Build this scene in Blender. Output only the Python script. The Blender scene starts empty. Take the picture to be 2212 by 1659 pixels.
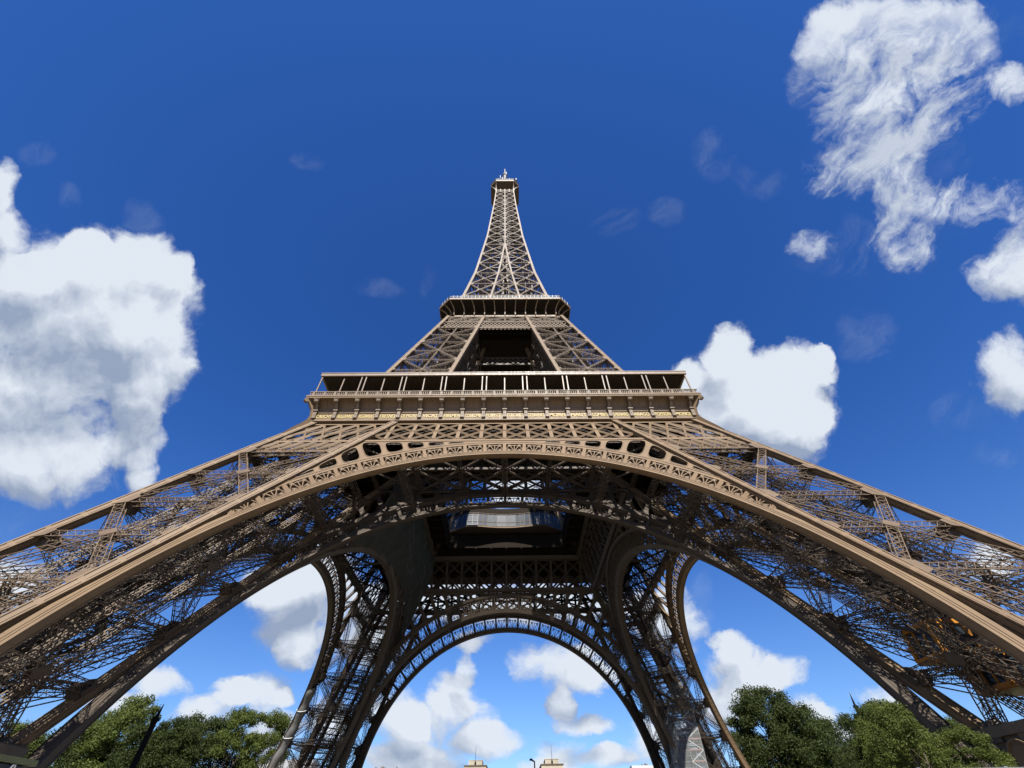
import bpy, math, random
import numpy as np
from mathutils import Matrix, Vector

S = bpy.context.scene
C = S.collection
R = math.radians
rng = np.random.default_rng(7)
random.seed(7)

# ------------------------------------------------------------------ camera
PW, PH, FPX = 2212.0, 1659.0, 922.0
CAM = np.array([0.45, -92.98, 1.6])
PITCH, YAW, ROLL = 0.82307, 0.017478, 0.019473
_cy, _sy = math.cos(YAW), math.sin(YAW)
_r = np.array([_cy, -_sy, 0.0])
_f = np.array([_sy * math.cos(PITCH), _cy * math.cos(PITCH), math.sin(PITCH)])
_u = np.cross(_r, _f)
_c, _s = math.cos(ROLL), math.sin(ROLL)
RIGHT = _c * _r - _s * _u
UP = _s * _r + _c * _u
FWD = _f
cam = bpy.data.cameras.new('camera')
cam.sensor_fit = 'HORIZONTAL'; cam.sensor_width = 36; cam.lens = FPX / PW * 36
cam.clip_start = 0.1; cam.clip_end = 20000
camo = bpy.data.objects.new('camera', cam); C.objects.link(camo)
M = Matrix([[RIGHT[0], UP[0], -FWD[0], CAM[0]], [RIGHT[1], UP[1], -FWD[1], CAM[1]],
            [RIGHT[2], UP[2], -FWD[2], CAM[2]], [0, 0, 0, 1]])
camo.matrix_world = M
S.camera = camo

# ------------------------------------------------------------------ render look
S.view_settings.view_transform = 'Standard'
S.view_settings.look = 'None'
S.view_settings.exposure = 1.0
S.view_settings.gamma = 1.0
S.cycles.max_bounces = 6
S.cycles.diffuse_bounces = 1
S.cycles.glossy_bounces = 2
S.cycles.transparent_max_bounces = 8
S.cycles.use_adaptive_sampling = True

# ------------------------------------------------------------------ sun
SUN_EL, SUN_AZ = R(48.0), R(3.0)         # azimuth measured from -y (behind the camera) towards +x
sd = Vector((math.sin(SUN_AZ) * math.cos(SUN_EL), -math.cos(SUN_AZ) * math.cos(SUN_EL), math.sin(SUN_EL)))
sl = bpy.data.lights.new('sun', 'SUN'); sl.energy = 5.0; sl.angle = R(0.53); sl.color = (1.0, 0.955, 0.88)
so = bpy.data.objects.new('sun', sl); C.objects.link(so)
so.rotation_euler = sd.to_track_quat('Z', 'Y').to_euler(); so.location = (0, -200, 300)

# ------------------------------------------------------------------ sky with clouds (world)
def vm(nt, op, a, b=None, c=None):
    n = nt.nodes.new('ShaderNodeVectorMath'); n.operation = op
    for i, v in enumerate((a, b, c)):
        if v is None: continue
        if hasattr(v, 'is_output'): nt.links.new(v, n.inputs[i])
        elif isinstance(v, (int, float)): n.inputs[i].default_value = (v, v, v)
        else: n.inputs[i].default_value = v
    return n.outputs['Value'] if op in ('DOT_PRODUCT', 'LENGTH', 'DISTANCE') else n.outputs[0]
def mm(nt, op, a, b=None, c=None, clamp=False):
    n = nt.nodes.new('ShaderNodeMath'); n.operation = op; n.use_clamp = clamp
    for i, v in enumerate((a, b, c)):
        if v is None: continue
        if hasattr(v, 'is_output'): nt.links.new(v, n.inputs[i])
        else: n.inputs[i].default_value = v
    return n.outputs[0]
def maprange(nt, v, a, b, c, d, mode='SMOOTHSTEP'):
    n = nt.nodes.new('ShaderNodeMapRange'); n.interpolation_type = mode
    nt.links.new(v, n.inputs['Value'])
    for k, x in zip(('From Min', 'From Max', 'To Min', 'To Max'), (a, b, c, d)): n.inputs[k].default_value = x
    return n.outputs[0]
def noise(nt, vec, scale, detail, rough, dist=0.0, out=0):
    n = nt.nodes.new('ShaderNodeTexNoise'); n.inputs['Scale'].default_value = scale
    n.inputs['Detail'].default_value = detail; n.inputs['Roughness'].default_value = rough
    n.inputs['Distortion'].default_value = dist
    if vec is not None: nt.links.new(vec, n.inputs['Vector'])
    return n.outputs[out]
def mixc(nt, f, a, b):
    n = nt.nodes.new('ShaderNodeMix'); n.data_type = 'RGBA'
    for i, v in ((0, f), (6, a), (7, b)):
        if hasattr(v, 'is_output'): nt.links.new(v, n.inputs[i])
        elif i == 0: n.inputs[0].default_value = v
        else: n.inputs[i].default_value = (*v, 1)
    return n.outputs[2]

# cloud banks: centre and half-extent of each puff, in thousandths of the sky chart's unit
CLOUDS = [
 (40,700,250,180),(200,640,190,120),(330,780,95,120),(250,720,170,160),(60,900,190,120),(300,880,60,70),
 (300,545,60,60),(375,585,30,40),(100,1010,170,60),(280,960,75,50),(312,1030,38,50),
 (0,400,45,60),(10,490,55,55),(175,560,60,45),(60,590,70,40),
 (1590,830,95,90),(1582,755,48,45),(1745,790,68,40),(1700,850,100,75),(1690,940,98,55),(1500,810,38,28),
 (1640,900,130,75),(1790,775,28,22),(1700,900,90,60),
 (1875,160,140,125),(2050,110,105,95),(1900,280,130,105),(1810,100,70,75),(2010,240,130,110),(1880,380,130,60),
 (1765,535,50,34),(1955,440,60,110),(1950,545,60,55),(2110,440,140,45),(1960,40,140,60),
 (2190,180,52,48),(2160,590,70,55),(2225,560,100,90),(2200,800,75,85),
 (20,1240,90,60),(640,1320,85,90),(610,1270,75,45),(655,1410,50,45),(560,1500,80,45),(500,1490,50,35),(615,1515,28,24),
 (340,1480,60,30),(580,1590,80,60),(700,1240,60,60),
 (1030,1440,26,32),(1000,1500,55,48),(965,1560,105,55),(1055,1600,75,36),(860,1540,60,60),(1205,1440,80,55),
 (1285,1470,50,26),(1040,1388,48,20),(1215,1520,26,26),(1270,1560,60,24),(1215,1632,60,38),(1320,1636,46,26),
 (880,1640,100,40),(1385,1590,36,60),(830,1400,60,60),
 (1572,1385,42,40),(1600,1455,85,60),(1700,1450,55,36),(1570,1520,70,50),
 (1100,1300,300,52),(1180,1655,60,20),(720,1560,50,60),(430,1540,60,40),(250,1530,70,30),(1480,1600,50,50),(1740,1540,60,40),(1850,1600,60,30),(790,1360,80,80),(1430,1340,80,80),(1805,1555,34,32),(1890,1510,50,30),(2130,1200,60,50),(1120,1040,60,40),
]
WISPS = [(85,325,50,30),(150,435,28,45),(290,470,40,40),(1340,490,40,40),(1425,465,34,28),(1640,385,60,30),(820,620,44,24),(915,600,22,28),(1515,1280,30,80),(1120,1380,60,14),
 (1850,515,50,40),(2030,470,90,60),(2090,890,80,34),(2140,970,40,26),(1880,740,60,60),(1540,330,60,60),(1880,560,160,60),(660,355,40,20),(1960,330,200,70),(2080,60,150,60),(60,1110,160,50)]
CLOUDS = [(x, y, a * (1.07 if y > 1250 else 1.06), b * (1.05 if y > 1250 else 1.06)) for x, y, a, b in CLOUDS]
for L_ in (CLOUDS, WISPS):
    while len(L_) % 3: L_.append((9000, 9000, 10, 10))

def cloud_group(CLOUDS):
    g = bpy.data.node_groups.new('cloud_field', 'ShaderNodeTree')
    g.interface.new_socket('P', in_out='INPUT', socket_type='NodeSocketVector')
    g.interface.new_socket('F', in_out='OUTPUT', socket_type='NodeSocketFloat')
    gi = g.nodes.new('NodeGroupInput'); go = g.nodes.new('NodeGroupOutput')
    sx = g.nodes.new('ShaderNodeSeparateXYZ'); g.links.new(gi.outputs[0], sx.inputs[0])
    def splat(o):
        n = g.nodes.new('ShaderNodeCombineXYZ')
        for i in range(3): g.links.new(o, n.inputs[i])
        return n.outputs[0]
    PX, PY = splat(sx.outputs[0]), splat(sx.outputs[1])
    acc = None
    for i in range(0, len(CLOUDS), 3):
        t = CLOUDS[i:i + 3]
        a = [1000.0 / q[2] for q in t]; b = [-q[0] / q[2] for q in t]
        c = [1000.0 / q[3] for q in t]; d = [-q[1] / q[3] for q in t]
        X = vm(g, 'MULTIPLY_ADD', PX, a, b); Y = vm(g, 'MULTIPLY_ADD', PY, c, d)
        q = vm(g, 'MULTIPLY_ADD', Y, Y, vm(g, 'MULTIPLY', X, X))
        q = vm(g, 'MAXIMUM', vm(g, 'MULTIPLY_ADD', q, -0.72, 1.0), 0.0)
        acc = q if acc is None else vm(g, 'ADD', acc, q)
    F = vm(g, 'DOT_PRODUCT', acc, 1.0)
    g.links.new(F, go.inputs[0])
    return g

world = bpy.data.worlds.new('World'); S.world = world; world.use_nodes = True
nt = world.node_tree; nt.nodes.clear()
outw = nt.nodes.new('ShaderNodeOutputWorld'); bg = nt.nodes.new('ShaderNodeBackground')
nt.links.new(bg.outputs[0], outw.inputs[0]); bg.inputs[1].default_value = 0.05
sky = nt.nodes.new('ShaderNodeTexSky'); sky.sky_type = 'NISHITA'; sky.sun_disc = False
sky.sun_elevation = SUN_EL; sky.sun_rotation = math.pi - SUN_AZ
sky.air_density = 1.0; sky.dust_density = 0.3; sky.ozone_density = 3.0; sky.altitude = 100
tc = nt.nodes.new('ShaderNodeTexCoord')
D = tc.outputs['Generated']
dz = mm(nt, 'MAXIMUM', vm(nt, 'DOT_PRODUCT', D, tuple(FWD)), 0.05)
px = mm(nt, 'MULTIPLY_ADD', mm(nt, 'DIVIDE', vm(nt, 'DOT_PRODUCT', D, tuple(RIGHT)), dz), FPX / 1000, PW / 2000)
py = mm(nt, 'MULTIPLY_ADD', mm(nt, 'DIVIDE', vm(nt, 'DOT_PRODUCT', D, tuple(UP)), dz), -FPX / 1000, PH / 2000)
cmb = nt.nodes.new('ShaderNodeCombineXYZ'); nt.links.new(px, cmb.inputs[0]); nt.links.new(py, cmb.inputs[1])
P0 = cmb.outputs[0]
# warp the chart with two sizes of turbulence so the puffs lose their outline
def puff(vec, scale, detail, rough):
    n = nt.nodes.new('ShaderNodeTexVoronoi'); n.feature = 'SMOOTH_F1'; n.voronoi_dimensions = '2D'; n.normalize = True
    n.inputs['Scale'].default_value = scale; n.inputs['Detail'].default_value = detail; n.inputs['Roughness'].default_value = rough
    n.inputs['Smoothness'].default_value = 0.35; nt.links.new(vec, n.inputs['Vector'])
    return mm(nt, 'SUBTRACT', 1.0, n.outputs['Distance'])
def add(*v):
    o = v[0]
    for w in v[1:]: o = mm(nt, 'ADD', o, w)
    return o
def lin(v, k, c=0.0, clamp=False): return mm(nt, 'MULTIPLY_ADD', v, k, c, clamp)
wn = noise(nt, P0, 3.2, 3.0, 0.55, 0.0, 1)
P1 = vm(nt, 'MULTIPLY_ADD', vm(nt, 'SUBTRACT', wn, 0.5), (0.16, 0.13, 0.0), P0)
wn2 = noise(nt, P0, 14.0, 6.0, 0.65, 0.0, 1)
P2 = vm(nt, 'MULTIPLY_ADD', vm(nt, 'SUBTRACT', wn2, 0.5), (0.05, 0.05, 0.0), P1)
LOFF = (0.010, -0.016, 0.0)
grp = cloud_group(CLOUDS); grpw = cloud_group(WISPS)
def field(vec, grp=grp):
    n = nt.nodes.new('ShaderNodeGroup'); n.node_tree = grp; nt.links.new(vec, n.inputs[0]); return n.outputs[0]
F1 = field(P2)
F2 = field(vm(nt, 'ADD', P1, (0.02, -0.075, 0.0)))
Fw = field(P2, grpw)
pf = puff(P2, 11.0, 3.0, 0.55)
pfL = puff(vm(nt, 'ADD', P2, LOFF), 11.0, 3.0, 0.55)
det = noise(nt, P1, 7.5, 9.0, 0.6, 0.3)
det2 = noise(nt, P2, 24.0, 7.0, 0.66, 0.2)
detL = noise(nt, vm(nt, 'ADD', P1, (0.014, -0.022, 0.0)), 7.5, 5.0, 0.6, 0.3)
Fc = mm(nt, 'MINIMUM', F1, 1.15)
gate = maprange(nt, F1, 0.0, 0.22, 0.0, 1.0)
dens = add(lin(Fc, 1.45), lin(pf, 0.6, -0.46), lin(det, 3.0, -1.55), lin(det2, 1.3, -0.65))
# the high bank on the right is thin and torn along the wind, the others are heaped
wisp = maprange(nt, vm(nt, 'DISTANCE', P0, (1.96, 0.36, 0.0)), 0.22, 0.42, 1.0, 0.0)
mpR = nt.nodes.new('ShaderNodeMapping'); mpR.inputs['Rotation'].default_value = (0, 0, R(52)); nt.links.new(P2, mpR.inputs[0])
mpS = nt.nodes.new('ShaderNodeMapping'); mpS.inputs['Scale'].default_value = (1.0, 2.4, 1.0); nt.links.new(mpR.outputs[0], mpS.inputs[0])
streak = noise(nt, mpS.outputs[0], 4.2, 10.0, 0.68, 0.6)
densw = add(lin(det, 2.6, -1.35), lin(Fc, 1.1), lin(streak, 6.5, -3.45), lin(det2, 1.4, -0.7))
aw = maprange(nt, densw, -0.2, 1.9, 0.0, 0.97); ad = maprange(nt, dens, -0.05, 1.25, 0.0, 1.0)
alpha = mm(nt, 'MULTIPLY', gate, add(mm(nt, 'MULTIPLY', aw, wisp), mm(nt, 'MULTIPLY', ad, lin(wisp, -1.0, 1.0))))
wd = mm(nt, 'MULTIPLY', maprange(nt, lin(streak, 2.8, -0.95), 0.15, 1.0, 0.0, 0.11), maprange(nt, Fw, 0.05, 0.9, 0.0, 1.0))
alpha = mm(nt, 'MAXIMUM', alpha, wd)
# light from above: billows are bright on their upper side, banks grey underneath and where thick
sh = add(lin(mm(nt, 'SUBTRACT', F1, F2), 0.70, 0.60), lin(mm(nt, 'SUBTRACT', pf, pfL), 0.9), lin(mm(nt, 'SUBTRACT', det, detL), 1.3), lin(det2, 0.35, -0.175))
sh = mm(nt, 'MAXIMUM', sh, lin(wisp, 0.6))
sh = lin(sh, 1.0, 0.0, True)
ccol = mixc(nt, sh, (3.2, 3.9, 5.3), (7.7, 8.3, 9.1))
# sky colour: Nishita, deepened
sat = nt.nodes.new('ShaderNodeHueSaturation'); nt.links.new(sky.outputs[0], sat.inputs['Color'])
sat.inputs['Saturation'].default_value = 1.12
tint = nt.nodes.new('ShaderNodeMix'); tint.data_type = 'RGBA'; tint.blend_type = 'MULTIPLY'; tint.inputs[0].default_value = 1.0
nt.links.new(sat.outputs[0], tint.inputs[6]); 
dsp = nt.nodes.new('ShaderNodeSeparateXYZ'); nt.links.new(D, dsp.inputs[0])
nt.links.new(mixc(nt, maprange(nt, dsp.outputs[2], 0.03, 0.62, 0.0, 1.0), (0.92, 1.12, 1.50), (0.47, 0.89, 1.56)), tint.inputs[7])
nt.links.new(mixc(nt, mm(nt, 'MULTIPLY', alpha, 0.97), tint.outputs[2], ccol), bg.inputs[0])

# ------------------------------------------------------------------ materials
def new_mat(name):
    m = bpy.data.materials.new(name); m.use_nodes = True
    return m, m.node_tree, m.node_tree.nodes['Principled BSDF']
K_ = 0.74     # one stop of exposure is set on the camera, so paints are kept at their real, darker values
def mat(name, col, rough=0.6, metal=0.0, var=0.12, scale=1.5, bump=0.0, spec=0.5, coords='Object'):
    m, t, b = new_mat(name)
    b.inputs['Roughness'].default_value = rough; b.inputs['Metallic'].default_value = metal
    b.inputs['Specular IOR Level'].default_value = spec
    tc = t.nodes.new('ShaderNodeTexCoord')
    n = noise(t, tc.outputs[coords], scale, 6.0, 0.6)
    f = maprange(t, n, 0.3, 0.7, 0.0, 1.0, 'LINEAR')
    col = [c * K_ for c in col]
    a = [max(0, c * (1 - var)) for c in col]; bb = [min(1, c * (1 + var)) for c in col]
    t.links.new(mixc(t, f, a, bb), b.inputs['Base Color'])
    if bump:
        bn = t.nodes.new('ShaderNodeBump'); bn.inputs['Strength'].default_value = bump
        t.links.new(noise(t, tc.outputs[coords], scale * 6, 4.0, 0.6), bn.inputs['Height'])
        t.links.new(bn.outputs[0], b.inputs['Normal'])
    return m
def paint_mat(name, col, rough, rust=0.25):
    # weathered iron paint: broad tonal drift, streaks down the iron, speckled worn patches
    m, t, b = new_mat(name)
    b.inputs['Specular IOR Level'].default_value = 0.34
    g = t.nodes.new('ShaderNodeNewGeometry')
    n1 = noise(t, g.outputs['Position'], 0.35, 5.0, 0.6)
    mp = t.nodes.new('ShaderNodeMapping'); t.links.new(g.outputs['Position'], mp.inputs[0]); mp.inputs['Scale'].default_value = (3.0, 3.0, 0.35)
    n2 = noise(t, mp.outputs[0], 1.0, 6.0, 0.65)
    c1 = mixc(t, maprange(t, n1, 0.3, 0.7, 0, 1, 'LINEAR'), [c * 0.86 for c in col], [min(1, c * 1.12) for c in col])
    c2 = mixc(t, mm(t, 'MULTIPLY', maprange(t, n2, 0.56, 0.74, 0, 1), rust), c1, (col[0] * 0.62, col[1] * 0.5, col[2] * 0.42))
    t.links.new(c2, b.inputs['Base Color'])
    t.links.new(maprange(t, n2, 0.3, 0.7, rough - 0.07, rough + 0.12, 'LINEAR'), b.inputs['Roughness'])
    return m
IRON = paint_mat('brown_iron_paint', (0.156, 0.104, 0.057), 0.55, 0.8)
IRON2 = paint_mat('lightened_iron_paint', (0.152, 0.112, 0.074), 0.55)  # lighter iron copy; sun and gloss brightness put into the colour
MID = paint_mat('darkened_brown_iron_paint', (0.118, 0.081, 0.048), 0.55, 0.5)  # brown iron darkened on the bracing, standing in for shade between members
SHADE = paint_mat('shaded_brown_iron_paint', (0.062, 0.047, 0.034), 0.55, 0.35)  # brown iron copy with the shade of inner and far parts painted in
GLOSS = paint_mat('fresh_gloss_iron_paint', (0.165, 0.118, 0.077), 0.48, 0.4)
GLOSS.node_tree.nodes['Principled BSDF'].inputs['Specular IOR Level'].default_value = 0.5
IROND = paint_mat('dark_iron_paint', (0.06, 0.044, 0.032), 0.5)  # dark iron; chord cores and pavilion floor get their shade from this colour
GOLD = mat('gold_leaf', (0.62, 0.50, 0.17), 0.6)
SOFFIT = mat('shaded_soffit_paint', (0.028, 0.023, 0.018), 0.95, spec=0.05)  # shade beneath decks and platforms painted near black
COVE = paint_mat('shaded_cove_paint', (0.13, 0.088, 0.053), 0.5, 0.3)  # brown iron with the ledge's shadow put into its colour
NET = mat('dark_net_cloth', (0.045, 0.052, 0.05), 0.9, var=0.3, scale=0.6)
WHITE = mat('white_paint', (0.72, 0.72, 0.7), 0.5)
GREYM = mat('galvanised_grey', (0.20, 0.205, 0.21), 0.5, 0.2)
STONE = mat('limestone', (0.17, 0.13, 0.085), 0.85, var=0.2, scale=0.8, bump=0.3)
PALE = mat('pale_stone', (0.42, 0.365, 0.27), 0.85, var=0.16, scale=0.12)
BLACK = mat('black_paint', (0.012, 0.012, 0.012), 0.9, spec=0.1)
YELL = mat('yellow_paint', (0.55, 0.22, 0.02), 0.45, var=0.1)
MAROON = mat('maroon_cladding', (0.10, 0.018, 0.015), 0.5)
GRAVEL = mat('pale_gravel', (0.34, 0.28, 0.205), 0.95, var=0.2, scale=0.6, bump=0.2)
ASPH = mat('bounce_damping_asphalt', (0.055, 0.055, 0.057), 0.9, var=0.2, scale=1.0)
GRASS = mat('lawn_grass', (0.06, 0.10, 0.025), 0.95, var=0.3, scale=0.5)
BARK = mat('bark', (0.13, 0.10, 0.075), 0.95, var=0.3, scale=3.0, bump=0.4)
def glass_mat(name, col, alpha=0.35, rough=0.06):
    m, t, b = new_mat(name)
    b.inputs['Base Color'].default_value = (*col, 1); b.inputs['Roughness'].default_value = rough
    b.inputs['Alpha'].default_value = alpha; b.inputs['Specular IOR Level'].default_value = 0.6
    return m
GLASS = glass_mat('pavilion_glass', (0.02, 0.03, 0.04), 0.85, 0.35)
def leaf_mat(name, c1, c2):
    m, t, b = new_mat(name)
    o = t.nodes.new('ShaderNodeNewGeometry')
    n = noise(t, o.outputs['Position'], 0.7, 4.0, 0.6)
    wn = t.nodes.new('ShaderNodeTexWhiteNoise'); t.links.new(o.outputs['Position'], wn.inputs[0])
    t.links.new(mixc(t, maprange(t, n, 0.3, 0.7, 0, 1, 'LINEAR'), c1, c2), b.inputs['Base Color'])
    b.inputs['Roughness'].default_value = 0.7; b.inputs['Specular IOR Level'].default_value = 0.2
    tr = t.nodes.new('ShaderNodeBsdfTranslucent'); tr.inputs[0].default_value = (c2[0] * 1.3, c2[1] * 1.4, c2[2], 1)
    mx = t.nodes.new('ShaderNodeMixShader'); mx.inputs[0].default_value = 0.3
    t.links.new(b.outputs[0], mx.inputs[1]); t.links.new(tr.outputs[0], mx.inputs[2])
    t.links.new(mx.outputs[0], t.nodes['Material Output'].inputs[0])
    return m
LEAF = leaf_mat('leaf_mid_green', (0.042, 0.058, 0.012), (0.100, 0.120, 0.026))
LEAFD = leaf_mat('leaf_deep_green', (0.022, 0.032, 0.008), (0.050, 0.062, 0.015))
def net_mat(name, col, a0):
    m, t, b = new_mat(name)
    b.inputs['Base Color'].default_value = (*col, 1); b.inputs['Roughness'].default_value = 0.8
    tc = t.nodes.new('ShaderNodeTexCoord')
    n = noise(t, tc.outputs['Object'], 0.5, 5.0, 0.6)
    t.links.new(maprange(t, n, 0.3, 0.7, a0 - 0.08, a0 + 0.1, 'LINEAR'), b.inputs['Alpha'])
    return m
SCNET = net_mat('scaffold_netting', (0.26, 0.27, 0.265), 0.3)

# ------------------------------------------------------------------ mesh builder
V3 = lambda *a: np.array(a, float)
def unit(v):
    v = np.asarray(v, float); n = np.linalg.norm(v, axis=-1, keepdims=True); return v / np.maximum(n, 1e-9)
_BQ = np.array([[0,1,3,2],[4,6,7,5],[0,4,5,1],[2,3,7,6],[0,2,6,4],[1,5,7,3]])
class MB:
    def __init__(s): s.v = []; s.f = []; s.n = 0; s.b = []
    def bar(s, p0, p1, w, h=None, up=(0, 0, 1)):
        s.b.append((p0[0], p0[1], p0[2], p1[0], p1[1], p1[2], w, h or w, up[0], up[1], up[2]))
    def bars(s, A, B, w, h, up):
        n = len(A); a = np.empty((n, 11)); a[:, :3] = A; a[:, 3:6] = B; a[:, 6] = w; a[:, 7] = h; a[:, 8:] = up
        s.b.extend(map(tuple, a))
    def raw(s, v, f):
        v = np.asarray(v, float); s.v.append(v)
        for q in f: s.f.append([i + s.n for i in q])
        s.n += len(v)
    def box(s, x0, x1, y0, y1, z0, z1):
        v = [(x, y, z) for x in (x0, x1) for y in (y0, y1) for z in (z0, z1)]
        s.raw(v, _BQ.tolist())
    def grid(s, G, closed_u=False):
        # G: n x m x 3 points -> quads
        G = np.asarray(G, float); n, m = G.shape[:2]
        f = []
        for i in range(n - 1 + (1 if closed_u else 0)):
            for j in range(m - 1):
                a = i * m + j; b = ((i + 1) % n) * m + j
                f.append((a, b, b + 1, a + 1))
        s.raw(G.reshape(-1, 3), f)
    def plate(s, poly, nrm, th):
        poly = np.asarray(poly, float); nrm = unit(nrm); k = len(poly)
        a = poly + nrm * th / 2; b = poly - nrm * th / 2
        f = [list(range(k)), list(range(2 * k - 1, k - 1, -1))]
        for i in range(k): j = (i + 1) % k; f.append((i, k + i, k + j, j))
        s.raw(np.vstack([a, b]), f)
    def cyl(s, p0, p1, r0, r1=None, n=10, cap=True):
        r1 = r0 if r1 is None else r1
        p0 = np.asarray(p0, float); p1 = np.asarray(p1, float); d = unit(p1 - p0)
        a = unit(np.cross(d, (0, 0, 1) if abs(d[2]) < .9 else (1, 0, 0))); b = np.cross(d, a)
        t = np.arange(n) * 2 * math.pi / n
        o = np.cos(t)[:, None] * a + np.sin(t)[:, None] * b
        v = np.vstack([p0 + o * r0, p1 + o * r1])
        f = [(i, (i + 1) % n, n + (i + 1) % n, n + i) for i in range(n)]
        if cap: f += [list(range(n - 1, -1, -1)), list(range(n, 2 * n))]
        s.raw(v, f)
    def build(s, name, m, parent=None, smooth=False):
        me = bpy.data.meshes.new(name)
        vv = [np.vstack(s.v)] if s.v else []
        faces_extra = s.f; n0 = s.n
        nb = len(s.b)
        if nb:
            a = np.array(s.b); A = a[:, :3]; B = a[:, 3:6]; d = unit(B - A); up = a[:, 8:11]
            sd_ = np.cross(up, d); bad = np.linalg.norm(sd_, axis=1) < 1e-3
            if bad.any(): sd_[bad] = np.cross(V3(1, 0.01, 0), d[bad])
            sd_ = unit(sd_); t = np.cross(d, sd_)
            w = a[:, 6:7] / 2; h = a[:, 7:8] / 2
            cs = []
            for P in (A, B):
                for i in (-1, 1):
                    for j in (-1, 1): cs.append(P + sd_ * w * i + t * h * j)
            BV = np.stack(cs, 1).reshape(-1, 3)
            BF = (_BQ[None] + (np.arange(nb) * 8)[:, None, None] + n0).reshape(-1, 4)
            vv.append(BV)
        else: BF = np.zeros((0, 4), int)
        VV = np.vstack(vv)
        sizes = [len(q) for q in faces_extra] + [4] * len(BF)
        loops = np.concatenate([np.fromiter((i for q in faces_extra for i in q), dtype=np.int32), BF.reshape(-1).astype(np.int32)])
        starts = np.concatenate([[0], np.cumsum(sizes)[:-1]]).astype(np.int32)
        me.vertices.add(len(VV)); me.vertices.foreach_set('co', VV.astype(np.float32).ravel())
        me.loops.add(len(loops)); me.loops.foreach_set('vertex_index', loops.astype(np.int32))
        me.polygons.add(len(sizes)); me.polygons.foreach_set('loop_start', starts)
        me.polygons.foreach_set('use_smooth', np.full(len(sizes), smooth, dtype=bool))
        me.update(calc_edges=True); me.validate()
        me.materials.append(m)
        o = bpy.data.objects.new(name, me); C.objects.link(o)
        if parent is not None: o.parent = parent
        return o

def empty(name, loc=(0, 0, 0), rz=0.0):
    o = bpy.data.objects.new(name, None); C.objects.link(o); o.location = loc; o.rotation_euler = (0, 0, rz); return o
def tag(o, label=None, cat=None, group=None, kind=None):
    for k, v in (('label', label), ('category', cat), ('group', group), ('kind', kind)):
        if v: o[k] = v
    return o
def copy_tree(o, parent=None):
    c = o.copy(); C.objects.link(c); c.parent = parent
    for ch in list(o.children): copy_tree(ch, c)
    return c
def darken(o, m):
    # swaps in the darker iron: shade of inner and far sides put into the colour
    if o.type == 'MESH' and o.data.materials and o.data.materials[0].name in ('brown_iron_paint', 'darkened_brown_iron_paint'):
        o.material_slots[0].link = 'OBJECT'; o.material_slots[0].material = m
    for ch in o.children: darken(ch, m)
def rot4(o, ks=(1, 2, 3), shaded=()):
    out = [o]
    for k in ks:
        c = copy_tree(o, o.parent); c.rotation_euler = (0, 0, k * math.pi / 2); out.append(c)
        if k in shaded: darken(c, SHADE)
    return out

def lattice(mb, p0, p1, nrm, W, Dp, rail=0.11, lace=0.06, pitch=1.1, sidelace=True, cross=True):
    p0 = np.asarray(p0, float); p1 = np.asarray(p1, float)
    L = np.linalg.norm(p1 - p0); d = (p1 - p0) / L
    n = np.asarray(nrm, float); n = unit(n - d * (n @ d)); s = np.cross(n, d)
    for i in (-1, 1):
        for j in (-1, 1):
            o = s * (W / 2 * i) + n * (Dp / 2 * j); mb.bar(p0 + o, p1 + o, rail, rail, n)
    K = max(2, int(round(L / pitch))); t = np.linspace(0, L, K + 1)
    q = p0 + d * t[:, None]
    for j in (-1, 1):
        o = n * (Dp / 2 * j)
        mb.bars(q[:-1] + o - s * W / 2, q[1:] + o + s * W / 2, lace * 1.5, lace * .6, n)
        if cross: mb.bars(q[:-1] + o + s * W / 2, q[1:] + o - s * W / 2, lace * 1.5, lace * .6, n)
    if sidelace:
        for i in (-1, 1):
            o = s * (W / 2 * i); e = q.copy(); sg = np.where(np.arange(K + 1) % 2 == 0, -1, 1)[:, None]
            e = e + o + n * (Dp / 2) * sg
            mb.bars(e[:-1], e[1:], lace * 1.5, lace * .6, s)

# ------------------------------------------------------------------ tower geometry
w1 = lambda z: 62.46 - 0.5137 * z
u1 = lambda z: w1(z) - 14.7
a2 = lambda z: 46.66 - 0.255 * z
b2 = lambda z: 25.2 - 0.1642 * z
Z3 = [113.5, 120, 132.5, 154, 194.3, 240, 262, 280]; A3 = [17.7, 16.4, 14.2, 11.4, 8.15, 5.93, 5.18, 4.8]
a3 = lambda z: float(np.interp(z, Z3, A3))
b3 = lambda z: float(np.interp(z, [113, 120, 132.5, 147.4, 159, 173, 183], [7.0, 6.1, 4.75, 3.15, 2.0, 1.0, 0.2]))

tower = empty('lattice_tower')
tag(tower, 'huge brown riveted iron lattice tower on four arched legs, seen from below', 'tower')

def chord(mb, P, z0, z1, sz, step=2.9, core=None):
    p, q = P(z0), P(z1)
    up = (0, 1, 0)
    d = unit(q - p); s_ = unit(np.cross(V3(0, 1, 0), d)); t = np.cross(d, s_)
    (core or mb).bar(p, q, sz * .93, sz * .93, up)
    for e in (-1, 1):                       # web plates with an open joint beside each corner angle
        mb.bar(p + s_ * e * sz * .48, q + s_ * e * sz * .48, .07, sz * .5, up)
        mb.bar(p + t * e * sz * .48, q + t * e * sz * .48, sz * .5, .07, up)
    for i in (-1, 1):
        for j in (-1, 1):
            o = s_ * (sz / 2 * i) + t * (sz / 2 * j)
            mb.bar(p + o * .93, q + o * .93, sz * .17, sz * .17, up)
    L = np.linalg.norm(q - p); n = int(L / step)
    for k in range(1, n):
        c = p + d * (L * k / n)
        mb.bar(c - d * 0.22, c + d * 0.22, sz + 0.03, sz + 0.03, up)

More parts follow.
